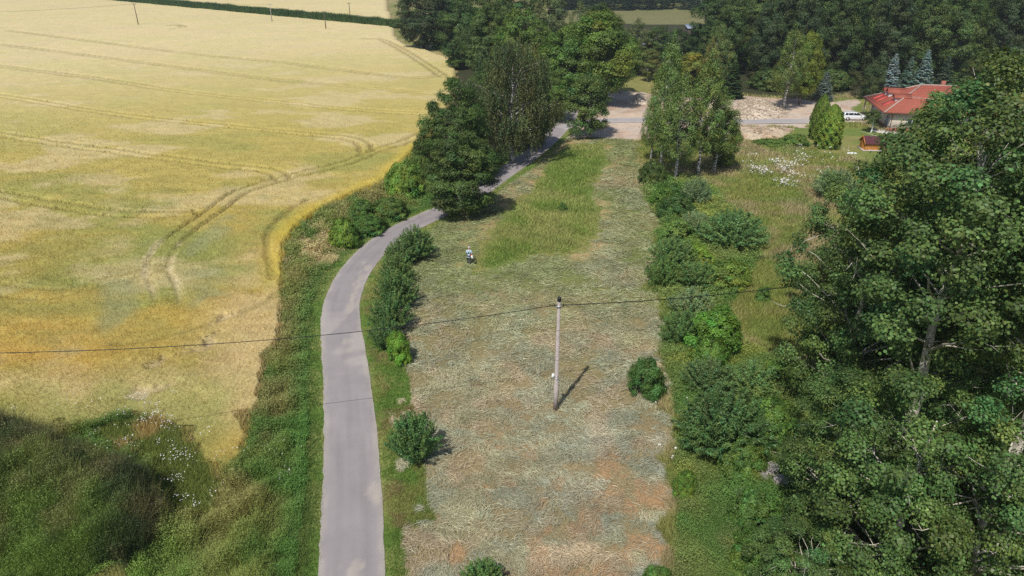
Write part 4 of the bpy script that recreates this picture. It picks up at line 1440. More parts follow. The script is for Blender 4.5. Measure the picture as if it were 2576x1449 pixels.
# ---- shrub belt on the right of the mown strip
belt = [('grey_willow', 1840, 618, 522, 165, WIL, "broad dark willow bush standing clear in the tan meadow"),
        ('bush', 1880, 622, 592, 36, (.22, .25, .03), "small yellow-green bush at the foot of the broad willow"),
        ('willow', 1745, 585, 528, 80, SIL, "small grey willow left of the broad willow bush"),
        ('bush', 1700, 600, 545, 75, (.10, .17, .045), "olive bush behind the mown edge, left of the small grey willow"),
        ('willow', 1690, 668, 590, 120, (.085, .15, .05), "light green willow at the mown edge below the small grey willow"),
        ('bush', 1755, 660, 612, 70, (.13, .215, .035), "bright lime bush in the middle of the shrub belt"),
        ('willow', 1665, 720, 640, 90, (.08, .145, .042), "willow bush bulging over the mown edge, below the light green one"),
        ('willow', 1745, 725, 655, 130, (.075, .135, .042), "wide willow right of the bulging one in the shrub belt"),
        ('bramble', 1820, 715, 652, 125, (.10, .165, .035), "low yellowish green thicket at the meadow side of the shrub belt"),
        ('willow', 1735, 800, 718, 120, SIL, "pale grey-green willow under the right-hand cable"),
        ('bush', 1917, 756, 722, 40, (.06, .125, .03), "small solitary bush in the tan meadow under the right-hand cable"),
        ('bush', 1847, 735, 708, 34, (.06, .12, .03), "tiny bush in the dry grass left of the solitary bush under the cable"),
        ('willow', 1710, 862, 775, 110, (.075, .14, .045), "willow at the mown edge, left of the glossy round bush"),
        ('bush', 1795, 882, 772, 128, (.075, .165, .028), "glossy fresh green round bush, biggest in the middle of the belt"),
        ('bramble', 1780, 930, 850, 110, (.075, .15, .03), "green thicket right below the glossy round bush"),
        ('willow', 1778, 985, 895, 130, (.07, .125, .048), "grey willow on the mown edge, below the green thicket"),
        ('willow', 1890, 985, 905, 140, WIL, "willow with upright shoots left of the big aspen crowns"),
        ('bramble', 1960, 960, 905, 110, (.07, .14, .03), "low green scrub against the left side of the aspens"),
        ('grey_willow', 1815, 1130, 970, 235, (.055, .105, .034), "largest dark willow of the belt, right of the lone round shrub"),
        ('bramble', 1930, 1090, 1000, 150, (.075, .145, .032), "green thicket between the largest willow and the aspens"),
        ('bramble', 1862, 1185, 1100, 120, (.075, .135, .033), "leafy scrub just below the largest dark willow"),
        ('bramble', 1720, 1250, 1180, 60, (.09, .165, .035), "narrow low bramble along the lower mown edge"),
        ('bush', 1895, 1340, 1235, 110, (.06, .125, .032), "bush in front of the concrete slab at the lower belt"),
        ('bramble', 1900, 1440, 1340, 150, (.065, .13, .03), "dense dark scrub at the bottom edge under the aspen boughs"),
        ('bush', 1650, 1480, 1428, 66, (.065, .13, .03), "small fresh green bush cut by the bottom edge beside the hay"),
        ('grey_willow', 2095, 500, 420, 110, SIL, "silvery willow bush in the meadow, left of the upper aspen crown"),
        ('bramble', 2000, 366, 338, 64, (.09, .155, .035), "low green bush at the top of the meadow, left of the thujas"),
        ('bramble', 1935, 366, 350, 70, (.085, .15, .035), "flat green bush below the bare earth bank")]
for k, bx, by, ty, wp, c, lab in belt:
    plant_at(k, bx, by, ty - 4, wp * 1.14, tuple(q * 1.12 for q in c), lab, "shrubs right of the mown strip")
# ---- shrubs on the left of the mown strip
lft = [('willow', 1048, 650, 560, 95, (.07, .128, .042), "topmost bush of the roadside row, nearest the dark tree"),
       ('willow', 1010, 668, 592, 80, (.078, .135, .048), "second bush of the roadside row, hugging the lane"),
       ('willow', 1000, 712, 632, 95, (.08, .135, .042), "olive middle bush of the roadside row"),
       ('willow', 1000, 768, 675, 115, (.066, .122, .038), "fullest bush of the roadside row, beside the shaded mown edge"),
       ('willow', 985, 830, 730, 110, (.062, .12, .04), "dark bush of the roadside row just above the cable"),
       ('willow', 972, 872, 792, 88, (.065, .122, .042), "lowest willow of the roadside row, crossed by the cable"),
       ('bush', 1005, 908, 832, 62, (.105, .205, .03), "bright round bush at the lower end of the roadside row"),
       ('willow', 1046, 1158, 1022, 145, (.06, .125, .042), "lone wide bush on the mown grass beside the straight lane"),
       ('bush', 1622, 992, 895, 84, (.05, .108, .03), "lone round dark shrub on the mown strip, right of the concrete pole"),
       ('willow', 1215, 1490, 1402, 115, (.065, .13, .04), "bush cut by the bottom edge on the mown strip"),
       ('bush', 1417, 530, 508, 24, (.06, .12, .03), "tiny dark bush in the uncut grass island")]
for k, bx, by, ty, wp, c, lab in lft:
    plant_at(k, bx, by, ty, wp * 1.1, tuple(q * 1.15 for q in c), lab, "shrubs on the mown strip and lane side")
vg = [('bramble', 868, 615, 545, 95, (.115, .20, .035), "bright yellow-green rounded bush between grain and lane"),
      ('bramble', 930, 580, 535, 110, (.065, .135, .03), "dark leafy thicket right of the bright bush between grain and lane"),
      ('bramble', 985, 545, 490, 100, (.085, .145, .035), "olive thicket between grain and lane, nearest the trees"),
      ('bramble', 915, 545, 500, 90, (.075, .14, .032), "low green thicket along the grain edge above the bright bush")]
for k, bx, by, ty, wp, c, lab in vg:
    plant_at(k, bx, by, ty, wp, c, lab, "thickets between grain and lane")
# ---- thujas and the young tree by the house
plant_at('thuja', 2055, 350, 236, 46, (.085, .14, .028), "left taller clipped thuja of the pair in front of the drive", "thujas at the drive", var=0)
plant_at('thuja', 2080, 372, 260, 58, (.125, .20, .035), "front wider thuja of the pair, beside the lawn", "thujas at the drive", var=1)
plant_at('garden', 2190, 333, 276, 40, (.06, .10, .028), "small garden tree with white-painted trunk by the house corner", name='garden_tree')
# ---- big aspens in the right foreground
gE = "big aspens at right"
AS = (.072, .118, .042)
plant('aspen', 23.2, 33.5, 23.8, 6.2, AS, "tallest big aspen at right, its pale trunk showing in the middle", gE, var=0, rot=2.2)
plant('aspen', 28.2, 31.0, 23.5, 5.6, (.075, .122, .042), "big aspen at the right picture edge, second pale trunk from the middle", gE, var=0, rot=.6)
plant('aspen', 29.4, 46.0, 20.8, 6.4, (.105, .155, .05), "aspen with yellowish lit crown in front of the red roof's right end", gE, var=1, rot=3.0)
plant('aspen', 28.0, 51.5, 14.2, 5.4, (.08, .125, .042), "lower aspen behind the others, just below the orange well cover", gE, var=2, rot=5.2)
plant('aspen', 22.6, 39.5, 15.2, 4.9, (.070, .118, .040), "aspen whose boughs reach farthest left over the tan meadow", gE, var=2, rot=1.2)
plant('aspen', 34.2, 40.0, 22.8, 6.2, (.09, .138, .048), "aspen at the right picture edge with the highest crown top", gE, var=1, rot=4.0)
plant('aspen', 18.0, 24.6, 12.0, 5.0, (.070, .118, .040), "nearest aspen filling the bottom right corner with large round leaves", gE, var=2, rot=4.1)
plant('aspen', 17.6, 29.0, 8.8, 4.0, (.068, .115, .040), "young low aspen with bare twigs, left of the nearest aspen", gE, var=2, rot=2.7)
plant('aspen', 21.2, 22.8, 12.2, 4.4, (.075, .122, .042), "aspen at the bottom right edge beside the nearest one", gE, var=2, rot=.2)
plant('aspen', 13.2, 22.8, 5.0, 2.8, (.07, .115, .04), "small aspen sapling at the bottom edge under the young low aspen", gE, var=2, rot=3.3)
plant('aspen', 27.2, 37.5, 13.0, 4.6, (.066, .112, .038), "shaded aspen in the gap between the tallest one and the right edge", gE, var=2, rot=5.9)
# ------------------------------------------------------------------ built things
M_conc = plain("weathered_concrete", (.36, .31, .29), .85, noise=.15, scale=3, bump=.1)
M_black = plain("black_plastic", (.02, .02, .022), .5)
M_steel = plain("galvanised_steel", (.42, .43, .44), .45, metal=.7)
M_cable = plain("black_cable", (.015, .015, .016), .5)
M_timber = plain("dark_timber", (.09, .07, .055), .85, noise=.3, scale=8)
M_wall = plain("cream_render", (.74, .66, .55), .9, noise=.05, scale=2)
M_tile0 = (.42, .115, .065)


def tilemat(name, c, c2, scale=1.0):
    m, n, b, L = newmat(name)
    tc = n.nodes.new("ShaderNodeTexCoord")
    wv = n.nodes.new("ShaderNodeTexWave")
    wv.bands_direction = 'Z'
    wv.inputs["Scale"].default_value = 1.55 * scale
    wv.inputs["Distortion"].default_value = .4
    nz = n.nodes.new("ShaderNodeTexNoise")
    nz.inputs["Scale"].default_value = 2.5
    nz.inputs["Detail"].default_value = 8
    mx = n.nodes.new("ShaderNodeMix")
    mx.data_type = 'RGBA'
    mx.inputs[6].default_value = (*c, 1)
    mx.inputs[7].default_value = (*c2, 1)
    ad = n.nodes.new("ShaderNodeMath")
    ad.operation = 'MULTIPLY_ADD'
    ad.inputs[1].default_value = .35
    L.new(tc.outputs["Object"], wv.inputs["Vector"])
    L.new(tc.outputs["Object"], nz.inputs["Vector"])
    L.new(wv.outputs["Fac"], ad.inputs[0])
    mr = n.nodes.new("ShaderNodeMapRange")
    mr.inputs[1].default_value, mr.inputs[2].default_value = .3, .75
    mr.inputs[4].default_value = .65
    L.new(nz.outputs[0], mr.inputs[0])
    L.new(mr.outputs[0], ad.inputs[2])
    L.new(ad.outputs[0], mx.inputs[0])
    L.new(mx.outputs[2], b.inputs["Base Color"])
    bp = n.nodes.new("ShaderNodeBump")
    bp.inputs["Strength"].default_value = .8
    bp.inputs["Distance"].default_value = .06
    L.new(wv.outputs["Fac"], bp.inputs["Height"])
    L.new(bp.outputs[0], b.inputs["Normal"])
    b.inputs["Roughness"].default_value = .75
    return m


M_tile = tilemat("red_roof_tile", (.40, .105, .06), (.27, .075, .05))
M_sheet = plain("red_painted_sheet", (.55, .09, .07), .4)
M_ridge = plain("grey_mortar_ridge", (.42, .33, .28), .85, noise=.2, scale=4)
M_maroon = tilemat("maroon_sheet_roof", (.135, .035, .045), (.10, .03, .04), 2.2)
M_orange = plain("orange_stained_planks", (.56, .23, .045), .6, noise=.2, scale=3)
M_brick = plain("red_plinth_tile", (.36, .13, .09), .8)
M_pave = plain("light_paving", (.50, .46, .42), .85, noise=.1, scale=3)
M_glass = plain("dark_window_glass", (.03, .035, .04), .08, spec=.6)
M_blueglass = plain("pale_window_pane", (.30, .34, .42), .15, spec=.6)
M_pvc = plain("white_window_frame", (.75, .75, .74), .4)
M_brown = plain("brown_gutter_metal", (.18, .075, .05), .5)
M_car = plain("white_car_paint", (.80, .81, .82), .25, spec=.5, coat=.6)
M_tyre = plain("black_tyre", (.02, .02, .02), .8)
M_rim = plain("alloy_rim", (.42, .42, .43), .35, metal=.6)
M_red = plain("red_lamp", (.35, .02, .02), .3)
M_lamp = plain("clear_lamp", (.6, .62, .65), .15)


def pole(name, label, x, y, h, kind, group=None):
    o = thing(name, label, 'pole', (x, y, float(gz(np.array([x]), np.array([y]))[0]) - .05), 0, group)
    mb = MB()
    if kind == 'concrete':
        n = 8
        prof = []
        for k, q in enumerate([0, .24, .2405, .49, .4905, .755, .7555, 1]):
            prof.append((.165 - .062 * q - (.008 if k in (2, 4, 6) else 0) + (.006 if k in (1, 3, 5) else 0), q * h * .965))
        mb.lathe(prof, n=8)
        obj('shaft', mb.mesh('shaft', M_conc), o, rz=.2)
        mb = MB()
        mb.lathe([(.10, h * .965), (.125, h * .967), (.13, h * .992), (.09, h)], n=12)
        obj('cap', mb.mesh('cap', M_black), o)
        for q in (.49, .755, .31, .335):
            mb = MB()
            rr = .165 - .062 * q + .008
            mb.lathe([(rr, q * h * .965 - .03), (rr + .005, q * h * .965), (rr, q * h * .965 + .03)], n=10)
            obj('band', mb.mesh('band', M_steel if q < .4 else M_conc), o)
        mb = MB()
        mb.box((-.24, -.05, .325 * h), (.17, .10, .34))
        obj('meter_box', mb.mesh('meter_box', M_white), o)
        mb = MB()
        mb.box((0, 0, .925 * h), (.27, .27, .10))
        mb.tube([(-.30, -.02, .92 * h), (.30, .02, .92 * h)], .025, 6)
        cl = obj('clamp', mb.mesh('clamp', M_steel), o)
        for sx in (-1, 1):
            mb = MB()
            mb.lathe([(.03, 0), (.05, .03), (.03, .07), (.05, .10), (.02, .14)], (sx * .26, 0, .925 * h), 8)
            obj('insulator', mb.mesh('insulator', M_black), cl)
    else:
        mat = M_timber if kind == 'timber' else M_conc
        mb.tube([(0, 0, 0), (0, 0, h)], [.19, .12], 8)
        obj('shaft', mb.mesh('shaft', mat), o)
        mb = MB()
        mb.box((0, 0, h - .35), (1.5, .12, .12))
        ca = obj('crossarm', mb.mesh('crossarm', M_steel if kind != 'timber' else M_timber), o)
        for sx in (-.65, 0, .65):
            mb = MB()
            mb.lathe([(.03, 0), (.06, .05), (.03, .12), (.06, .18), (.02, .25)], (sx, 0, h - .29), 8)
            obj('insulator', mb.mesh('insulator', M_black), ca)
        if kind == 'painted':
            mb = MB()
            mb.lathe([(.20, .8), (.195, 1.7)], n=10)
            obj('marker_band', mb.mesh('marker_band', plain("blue_grey_paint", (.16, .17, .25), .6)), o)
    return o


px, py_, _ = G(1397.5, 1030)
pole('utility_pole', "grey concrete pole with black cap standing on the mown strip", px, py_, 8.6, 'concrete')
far = []
for (bx, by, ty, kind, lab) in [(349, 66, 8, 'timber', "dark timber pole in the far grain, leftmost of the four far poles"), (685, 57.5, 9, 'painted', "pale concrete pole with a dark foot band in the far grain"),
                                (820.5, 77, 27, 'timber', "short dark pole in the far grain, in front of the green strip"), (881.5, 49, 6, 'timber', "thin pole beyond the green strip, close to the black-green trees")]:
    x, y, _ = G(bx, by)
    far.append((x, y, topz(y, ty)))
    pole('utility_pole', lab, x, y, topz(y, ty), kind, "poles in the far grain field")


def cable(label, a, b, sag, r=.016, n=40):
    mb = MB()
    pts = []
    for i in range(n + 1):
        t = i / n
        pts.append((a[0] + (b[0] - a[0]) * t, a[1] + (b[1] - a[1]) * t, a[2] + (b[2] - a[2]) * t - 4 * sag * t * (1 - t)))
    mb.tube(pts, r, 5)
    return tag(obj('overhead_cable', mb.mesh('overhead_cable', M_cable, True)), label, 'cable')


zt = 8.6 * .925
cable("black cable running from the concrete pole left over the lane and the grain", (px - .30, py_ - .02, zt), (-45, 27.0, 12.0), 1.7, r=.022)
cable("black cable running from the concrete pole right into the aspens", (px + .30, py_ + .02, zt), (46, 49.5, 9.6), 1.35, r=.03)
cable("thin sagging wire from the leftmost far pole out of the picture", (far[0][0] - .6, far[0][1], far[0][2] - .3), (far[0][0] - 120, far[0][1] - 40, 9), 2.2, r=.03)
cable("thin wire from the pale far pole towards upper left", (far[1][0] - .6, far[1][1], far[1][2] - .3), (far[1][0] - 60, far[1][1] + 25, 9), 1.0, r=.025)

# hedge strip between the two grain fields
A = np.array(G(120, -14)[:2])
B = np.array(G(1010, 70)[:2])
n = 26000
t = RNG.random(n)
line = A + (B - A) * t[:, None]
nrm = np.array([-(B - A)[1], (B - A)[0]])
nrm = nrm / np.linalg.norm(nrm)
lat = RNG.uniform(-1, 1, n) * (3.2 + 1.8 * fbm(t * 300, t * 0, 12, 3))
pp = line + nrm * lat[:, None]
cg = mix([.055, .115, .03], [.085, .15, .035], fbm(pp[:, 0], pp[:, 1], 5, 4))
V, F, C = tufts(np.column_stack([pp, np.full(n, .5)]), (1.5 + 1.4 * fbm(pp[:, 0], pp[:, 1], 4, 6)) * np.clip(1.25 - (lat / 6) ** 2, .3, 1.2), np.full(n, .45), cg, 4, RNG, lean=.3, spread=.8)
tag(obj('hedge', mesh_from('hedge', V, [F], C.clip(.01, .5), False, M_blade)), "long dark green hedge strip separating the two far grain fields", 'hedge')

# ---------------- house
n_, f_ = np.array(G(2234, 329.5)[:2]), np.array(G(2179, 284.5)[:2])
dd = (f_ - n_) / np.linalg.norm(f_ - n_)          # along the left wall, away from the viewer
ang = math.atan2(dd[1], dd[0]) - math.pi / 2      # local +y = along left wall, local +x = along the front
house = thing('house', "single-storey cream house with red tiled roof and three dormers", 'house', (n_[0], n_[1], 0), ang)
LW, LL, EH = 12.4, 17.0, 3.4                     # depth, length, eaves
OV, OL = .75, 1.5                                 # front overhang, porch overhang on the left
ex0, ex1, ey0, ey1 = -OL, LL + .7, -OV, LW + .7
rx0, rx1, ry, rh = 5.6, LL - 5.6, LW * .5 + .2, 6.85
mb = MB()
mb.box((LL / 2, LW / 2, EH / 2), (LL, LW, EH))
wall = obj('wall', mb.mesh('wall', M_wall), house)
mb = MB()
z0 = EH - .12
v = [(ex0, ey0, z0), (ex1, ey0, z0), (ex1, ey1, z0), (ex0, ey1, z0), (rx0, ry, rh), (rx1, ry, rh)]
v += [(a, b, c - .14) for a, b, c in v[:4]]
mb.add(v, [(0, 1, 5, 4), (1, 2, 5), (2, 3, 4, 5), (3, 0, 4), (6, 7, 1, 0), (7, 8, 2, 1), (8, 9, 3, 2), (9, 6, 0, 3), (9, 8, 7, 6)])
roof = obj('roof', mb.mesh('roof', M_tile), house)
mb = MB()
for a, b in ((v[4], v[5]), (v[0], v[4]), (v[3], v[4]), (v[1], v[5]), (v[2], v[5])):
    mb.tube([a, b], .13, 6)
obj('ridge_cap', mb.mesh('ridge_cap', M_ridge), roof)


def roof_z(x, y):
    """height of the left roof slope"""
    a, b, c = Vector(v[0]), Vector(v[3]), Vector(v[4])
    nn = (b - a).cross(c - a)
    return a.z - (nn.x * (x - a.x) + nn.y * (y - a.y)) / nn.z


for (dy, dx, wd, hh) in ((3.6, .9, 1.35, 1.15), (7.7, .9, 1.5, 1.45), (9.8, .9, 1.25, 1.1)):
    zb = roof_z(dx, dy)
    mb = MB()
    bk = hh / .52
    # cheeks and front wall
    mb.add([(dx, dy - wd / 2, zb - .1), (dx, dy + wd / 2, zb - .1), (dx, dy + wd / 2, zb + hh * .55), (dx, dy, zb + hh), (dx, dy - wd / 2, zb + hh * .55),
            (dx + bk, dy - wd / 2, zb - .1), (dx + bk, dy + wd / 2, zb - .1), (dx + bk, dy + wd / 2, zb + hh * .55), (dx + bk, dy, zb + hh), (dx + bk, dy - wd / 2, zb + hh * .55)],
           [(1, 0, 4, 3, 2), (0, 5, 9, 4), (6, 1, 2, 7), (5, 6, 7, 8, 9)])
    d = obj('dormer', mb.mesh('dormer', M_pvc), house)
    mb = MB()
    e = .22
    for s in (-1, 1):
        p = [(dx - .25, dy, zb + hh + .06), (dx + bk + .3, dy, zb + hh + .06), (dx + bk + .3, dy + s * (wd / 2 + e), zb + hh * .55 - .10), (dx - .25, dy + s * (wd / 2 + e), zb + hh * .55 - .10)]
        q = [(a, b, c + .07) for a, b, c in p]
        mb.add(p + q, [(0, 1, 2, 3), (4, 7, 6, 5), (0, 4, 5, 1), (1, 5, 6, 2), (2, 6, 7, 3), (3, 7, 4, 0)])
    obj('dormer_roof', mb.mesh('dormer_roof', M_tile), d)
    mb = MB()
    mb.box((dx - .02, dy, zb + hh * .42), (.05, wd * .62, hh * .5))
    obj('pane', mb.mesh('pane', M_blueglass), d)
    mb = MB()
    for yy in (dy,):
        x0, x1 = dx - 1.7, dx - .02
        p = [(x0, yy - .8, roof_z(x0, yy) + .03), (x1, yy - .8, roof_z(x1, yy) + .03), (x1, yy + .8, roof_z(x1, yy) + .03), (x0, yy + .8, roof_z(x0, yy) + .03)]
        q = [(a, b, c + .04) for a, b, c in p]
        mb.add(p + q, [(3, 2, 1, 0), (4, 5, 6, 7), (0, 1, 5, 4), (1, 2, 6, 5), (2, 3, 7, 6), (3, 0, 4, 7)])
    obj('flashing', mb.mesh('flashing', M_sheet), d)
mb = MB()
mb.box((LL / 2, -.035, .22), (LL + .1, .07, .5))
mb.box((-.035, LW / 2, .22), (.07, LW - .1, .5))
obj('plinth', mb.mesh('plinth', M_brick), house)
mb = MB()
mb.box((ex0 + (ex1 - ex0) / 2, ey0 - .06, EH - .22), (ex1 - ex0, .12, .12))
mb.box((ex0 - .06, (ey0 + ey1) / 2, EH - .22), (.12, ey1 - ey0, .12))
obj('gutter', mb.mesh('gutter', M_brown), house)
mb = MB()
mb.tube([(-.3, ey0 + .02, EH - .28), (.12, -.12, EH - .75), (.12, -.12, .05)], .055, 8)
obj('downpipe', mb.mesh('downpipe', M_brown), house)
for yy in (LW - .2, 7.4):
    mb = MB()
    mb.box((-1.3, yy, EH / 2 - .1), (.18, .18, EH - .2))
    mb.tube([(-1.3, yy, EH - .9), (-1.3, yy - .6, EH - .28)], .06, 4)
    obj('porch_post', mb.mesh('porch_post', M_conc), house)
for yy, wd, hh, zc in ((1.6, 1.9, 2.2, 1.35), (6.2, 1.4, 1.3, 1.7), (10.8, 1.4, 1.3, 1.7)):
    mb = MB()
    mb.box((-.03, yy, zc), (.07, wd, hh))
    wn = obj('window', mb.mesh('window', M_pvc), house)
    for s in (-1, 1):
        mb = MB()
        mb.box((-.07, yy + s * wd * .235, zc), (.03, wd * .4, hh * .84))
        obj('pane', mb.mesh('pane', M_blueglass), wn)
for xx, wd, hh, zc in ((3.4, 1.6, 1.4, 1.65), (8.0, 1.8, 2.1, 1.25), (13, 1.6, 1.4, 1.65)):
    mb = MB()
    mb.box((xx, -.03, zc), (wd, .07, hh))
    wn = obj('window', mb.mesh('window', M_pvc), house)
    for s in (-1, 1):
        mb = MB()
        mb.box((xx + s * wd * .235, -.07, zc), (wd * .4, .03, hh * .84))
        obj('pane', mb.mesh('pane', M_glass), wn)
mb = MB()
mb.box((9.5, ry + 1.4, rh - .1), (.6, .6, 1.3))
ch = obj('chimney', mb.mesh('chimney', M_brick), roof)
# terrace
mb = MB()
q = lambda a, b: (n_[0] + a * math.cos(ang) - b * math.sin(ang), n_[1] + a * math.sin(ang) + b * math.cos(ang))
pts = [q(-2.2, 12.4), q(-2.6, 2), q(-2.6, -1.2), q(-1.2, -2.2), q(3, -2.4), q(9, -2.2), q(9, -.02), q(-.02, -.02), q(-.02, 12.4)]
mb.add([(a, b, .10) for a, b in pts] + [(a, b, -.1) for a, b in pts], [tuple(range(9))] + [(i, i + 9, (i + 1) % 9 + 9, (i + 1) % 9) for i in range(9)])
tag(obj('terrace', mb.mesh('terrace', M_pave)), "light paved terrace round the house corner", None, None, 'structure')
for k, (a, b, rr) in enumerate(((1.2, -1.6, .36), (1.9, -1.75, .30))):
    p = q(a, b)
    o = thing('flower_pot', ["red flower pot on the terrace nearest the house corner", "smaller red flower pot right of the first on the terrace"][k], 'flower pot', (p[0], p[1], .10))
    mb = MB()
    mb.lathe([(rr * .7, 0), (rr, .42), (rr * 1.06, .45), (rr * .9, .46), (rr * .85, .38)], n=14)
    obj('pot', mb.mesh('pot', M_brick), o)
    P = np.column_stack([RNG.normal(0, rr * .4, 60), RNG.normal(0, rr * .4, 60), np.full(60, .38)])
    V, F, C = tufts(P, np.full(60, .28), np.full(60, .06), np.tile([.09, .17, .04], (60, 1)), 2, RNG)
    obj('plant', mesh_from('plant', V, [F], C, False, M_blade), o)

# the young tree's painted trunk foot
# ---------------- well cover
x, y, _ = G(2200, 380)
well = thing('well_cover', "orange plank well cover with a maroon gable roof on the lawn", 'well cover', (x, y + 1.0, .05), -.06)
mb = MB()
mb.box((0, 0, .03), (3.5, 2.4, .16))
obj('slab', mb.mesh('slab', M_pave), well)
mb = MB()
for k in range(6):
    mb.box((0, -.98, .2 + k * .185), (3.1, .05, .175))
    mb.box((0, .98, .2 + k * .185), (3.1, .05, .175))
    mb.box((-1.52, 0, .2 + k * .185), (.05, 1.9, .175))
    mb.box((1.52, 0, .2 + k * .185), (.05, 1.9, .175))
mb.add([(-1.5, -.98, 1.2), (-1.5, .98, 1.2), (-1.5, 0, 1.98), (1.5, -.98, 1.2), (1.5, .98, 1.2), (1.5, 0, 1.98)], [(0, 2, 1), (3, 4, 5), (0, 1, 4, 3)])
obj('plank_wall', mb.mesh('plank_wall', M_orange), well)
mb = MB()
for s in (-1, 1):
    nw = 24
    lo = [(-1.65 + 3.3 * i / nw, s * (1.22 + .07 * abs(math.sin(i * math.pi / 2))), 1.05 - .05 * abs(math.sin(i * math.pi / 2))) for i in range(nw + 1)]
    hi = [(-1.65 + 3.3 * i / nw, 0, 2.05) for i in range(nw + 1)]
    V = lo + hi + [(a, b, c + .05) for a, b, c in lo] + [(a, b, c + .05) for a, b, c in hi]
    m = nw + 1
    F = []
    for i in range(nw):
        F += [(i, i + 1, m + i + 1, m + i), (2 * m + i, 3 * m + i, 3 * m + i + 1, 2 * m + i + 1), (i, 2 * m + i, 2 * m + i + 1, i + 1)]
    mb.add(V, F)
obj('gable_roof', mb.mesh('gable_roof', M_maroon), well)
for s in (-1, 1):
    mb = MB()
    for t in (-1, 1):
        mb.tube([(s * 1.69, t * 1.3, 1.04), (s * 1.69, 0, 2.1)], .06, 4)
    obj('bargeboard', mb.mesh('bargeboard', M_orange), well)

# ---------------- car (estate), local +x is its front
xc, yc, _ = G(2147, 302)
car = thing('estate_car', "white estate car parked on the drive by the house", 'car', (xc, yc, .06), math.atan2(-.05, 1))


def loft(st, mat, name, parent):
    mb = MB()
    k = len(st[0])
    V = [p for r_ in st for p in r_]
    F = []
    for i in range(len(st) - 1):
        for j in range(k):
            F.append((i * k + j, i * k + (j + 1) % k, (i + 1) * k + (j + 1) % k, (i + 1) * k + j))
    F += [tuple(range(k - 1, -1, -1)), tuple(range((len(st) - 1) * k, len(st) * k))]
    mb.add(V, F)
    me = mb.mesh(name, mat, True)
    return obj(name, me, parent)


st = []
for (x, wd, zb, zt) in ((-2.42, .70, .42, .72), (-2.36, .82, .30, .90), (-2.0, .90, .22, .97), (-1.0, .915, .20, .97), (0, .92, .20, .95), (.9, .92, .20, .94), (1.3, .91, .21, .92), (1.9, .88, .22, .82), (2.25, .80, .26, .70), (2.42, .62, .36, .58)):
    st.append([(x, -wd * .9, zb), (x, -wd, zb + .16), (x, -wd, zt - .18), (x, -wd * .95, zt - .03), (x, -wd * .82, zt), (x, wd * .82, zt), (x, wd * .95, zt - .03), (x, wd, zt - .18), (x, wd, zb + .16), (x, wd * .9, zb)])
body = loft(st, M_car, 'body', car)
st = []
for (x, wb, wt, zt) in ((-2.28, .78, .70, .98), (-1.95, .80, .62, 1.34), (-1.5, .81, .60, 1.43), (-.5, .82, .60, 1.47), (.25, .82, .60, 1.44), (.62, .82, .62, 1.30), (1.28, .80, .72, .94)):
    st.append([(x, -wb, .90), (x, -wt, zt - .03), (x, -wt + .08, zt), (x, wt - .08, zt), (x, wt, zt - .03), (x, wb, .90)])
loft(st, M_car, 'cabin_roof', car)
for s in (-1, 1):
    for (xa, xb, xc0, xd) in ((-.42, .42, -.44, .92), (-1.30, -.50, -1.34, -.52), (-1.85, -1.40, -2.02, -1.44)):
        mb = MB()
        p = [(xc0, s * .836, .965), (xd, s * .836, .965), (xb, s * .672, 1.36), (xa, s * .672, 1.36)]
        q2 = [(a, b - s * .03, c) for a, b, c in p]
        mb.add(p + q2, [(0, 1, 2, 3), (4, 7, 6, 5), (0, 4, 5, 1), (1, 5, 6, 2), (2, 6, 7, 3), (3, 7, 4, 0)])
        obj('side_window', mb.mesh('side_window', M_glass), car)
    mb = MB()
    mb.box((.85, s * .98, .98), (.12, .16, .12))
    obj('mirror', mb.mesh('mirror', M_car), car)
    mb = MB()
    mb.tube([(-1.9, s * .55, 1.47), (0, s * .55, 1.52), (.3, s * .55, 1.46)], .018, 5)
    obj('roof_rail', mb.mesh('roof_rail', M_steel), car)
    for xx in (-1.42, 1.42):
        mb = MB()
        mb.tube([(xx, s * .70, .33), (xx, s * .945, .33)], .335, 20)
        wh = obj('wheel', mb.mesh('wheel', M_tyre), car)
        mb = MB()
        mb.tube([(xx, s * .90, .33), (xx, s * .955, .33)], .225, 16)
        for k in range(5):
            a = k * 1.2566
            mb.tube([(xx, s * .957, .33), (xx + .2 * math.cos(a), s * .957, .33 + .2 * math.sin(a))], .03, 4)
        obj('rim', mb.mesh('rim', M_rim), wh)
    mb = MB()
    mb.box((2.26, s * .62, .66), (.22, .30, .12), s * -.35)
    obj('headlight', mb.mesh('headlight', M_lamp), car)
    mb = MB()
    mb.box((-2.37, s * .66, .80), (.12, .30, .16))
    obj('tail_light', mb.mesh('tail_light', M_red), car)
mb = MB()
mb.add([(1.20, -.66, .985), (1.20, .66, .985), (.66, .58, 1.30), (.66, -.58, 1.30)] + [(1.20, -.66, .955), (1.20, .66, .955), (.66, .58, 1.27), (.66, -.58, 1.27)], [(0, 1, 2, 3), (7, 6, 5, 4), (0, 4, 5, 1), (1, 5, 6, 2), (2, 6, 7, 3), (3, 7, 4, 0)])
obj('windscreen', mb.mesh('windscreen', M_glass), car)
mb = MB()
mb.add([(-2.30, -.64, 1.02), (-2.30, .64, 1.02), (-2.03, .56, 1.32), (-2.03, -.56, 1.32), (-2.26, -.64, 1.02), (-2.26, .64, 1.02), (-1.99, .56, 1.32), (-1.99, -.56, 1.32)], [(3, 2, 1, 0), (4, 5, 6, 7), (0, 1, 5, 4), (1, 2, 6, 5), (2, 3, 7, 6), (3, 0, 4, 7)])
obj('rear_window', mb.mesh('rear_window', M_glass), car)
mb = MB()
mb.box((2.44, 0, .42), (.03, .52, .11))
obj('number_plate', mb.mesh('number_plate', M_white), car)

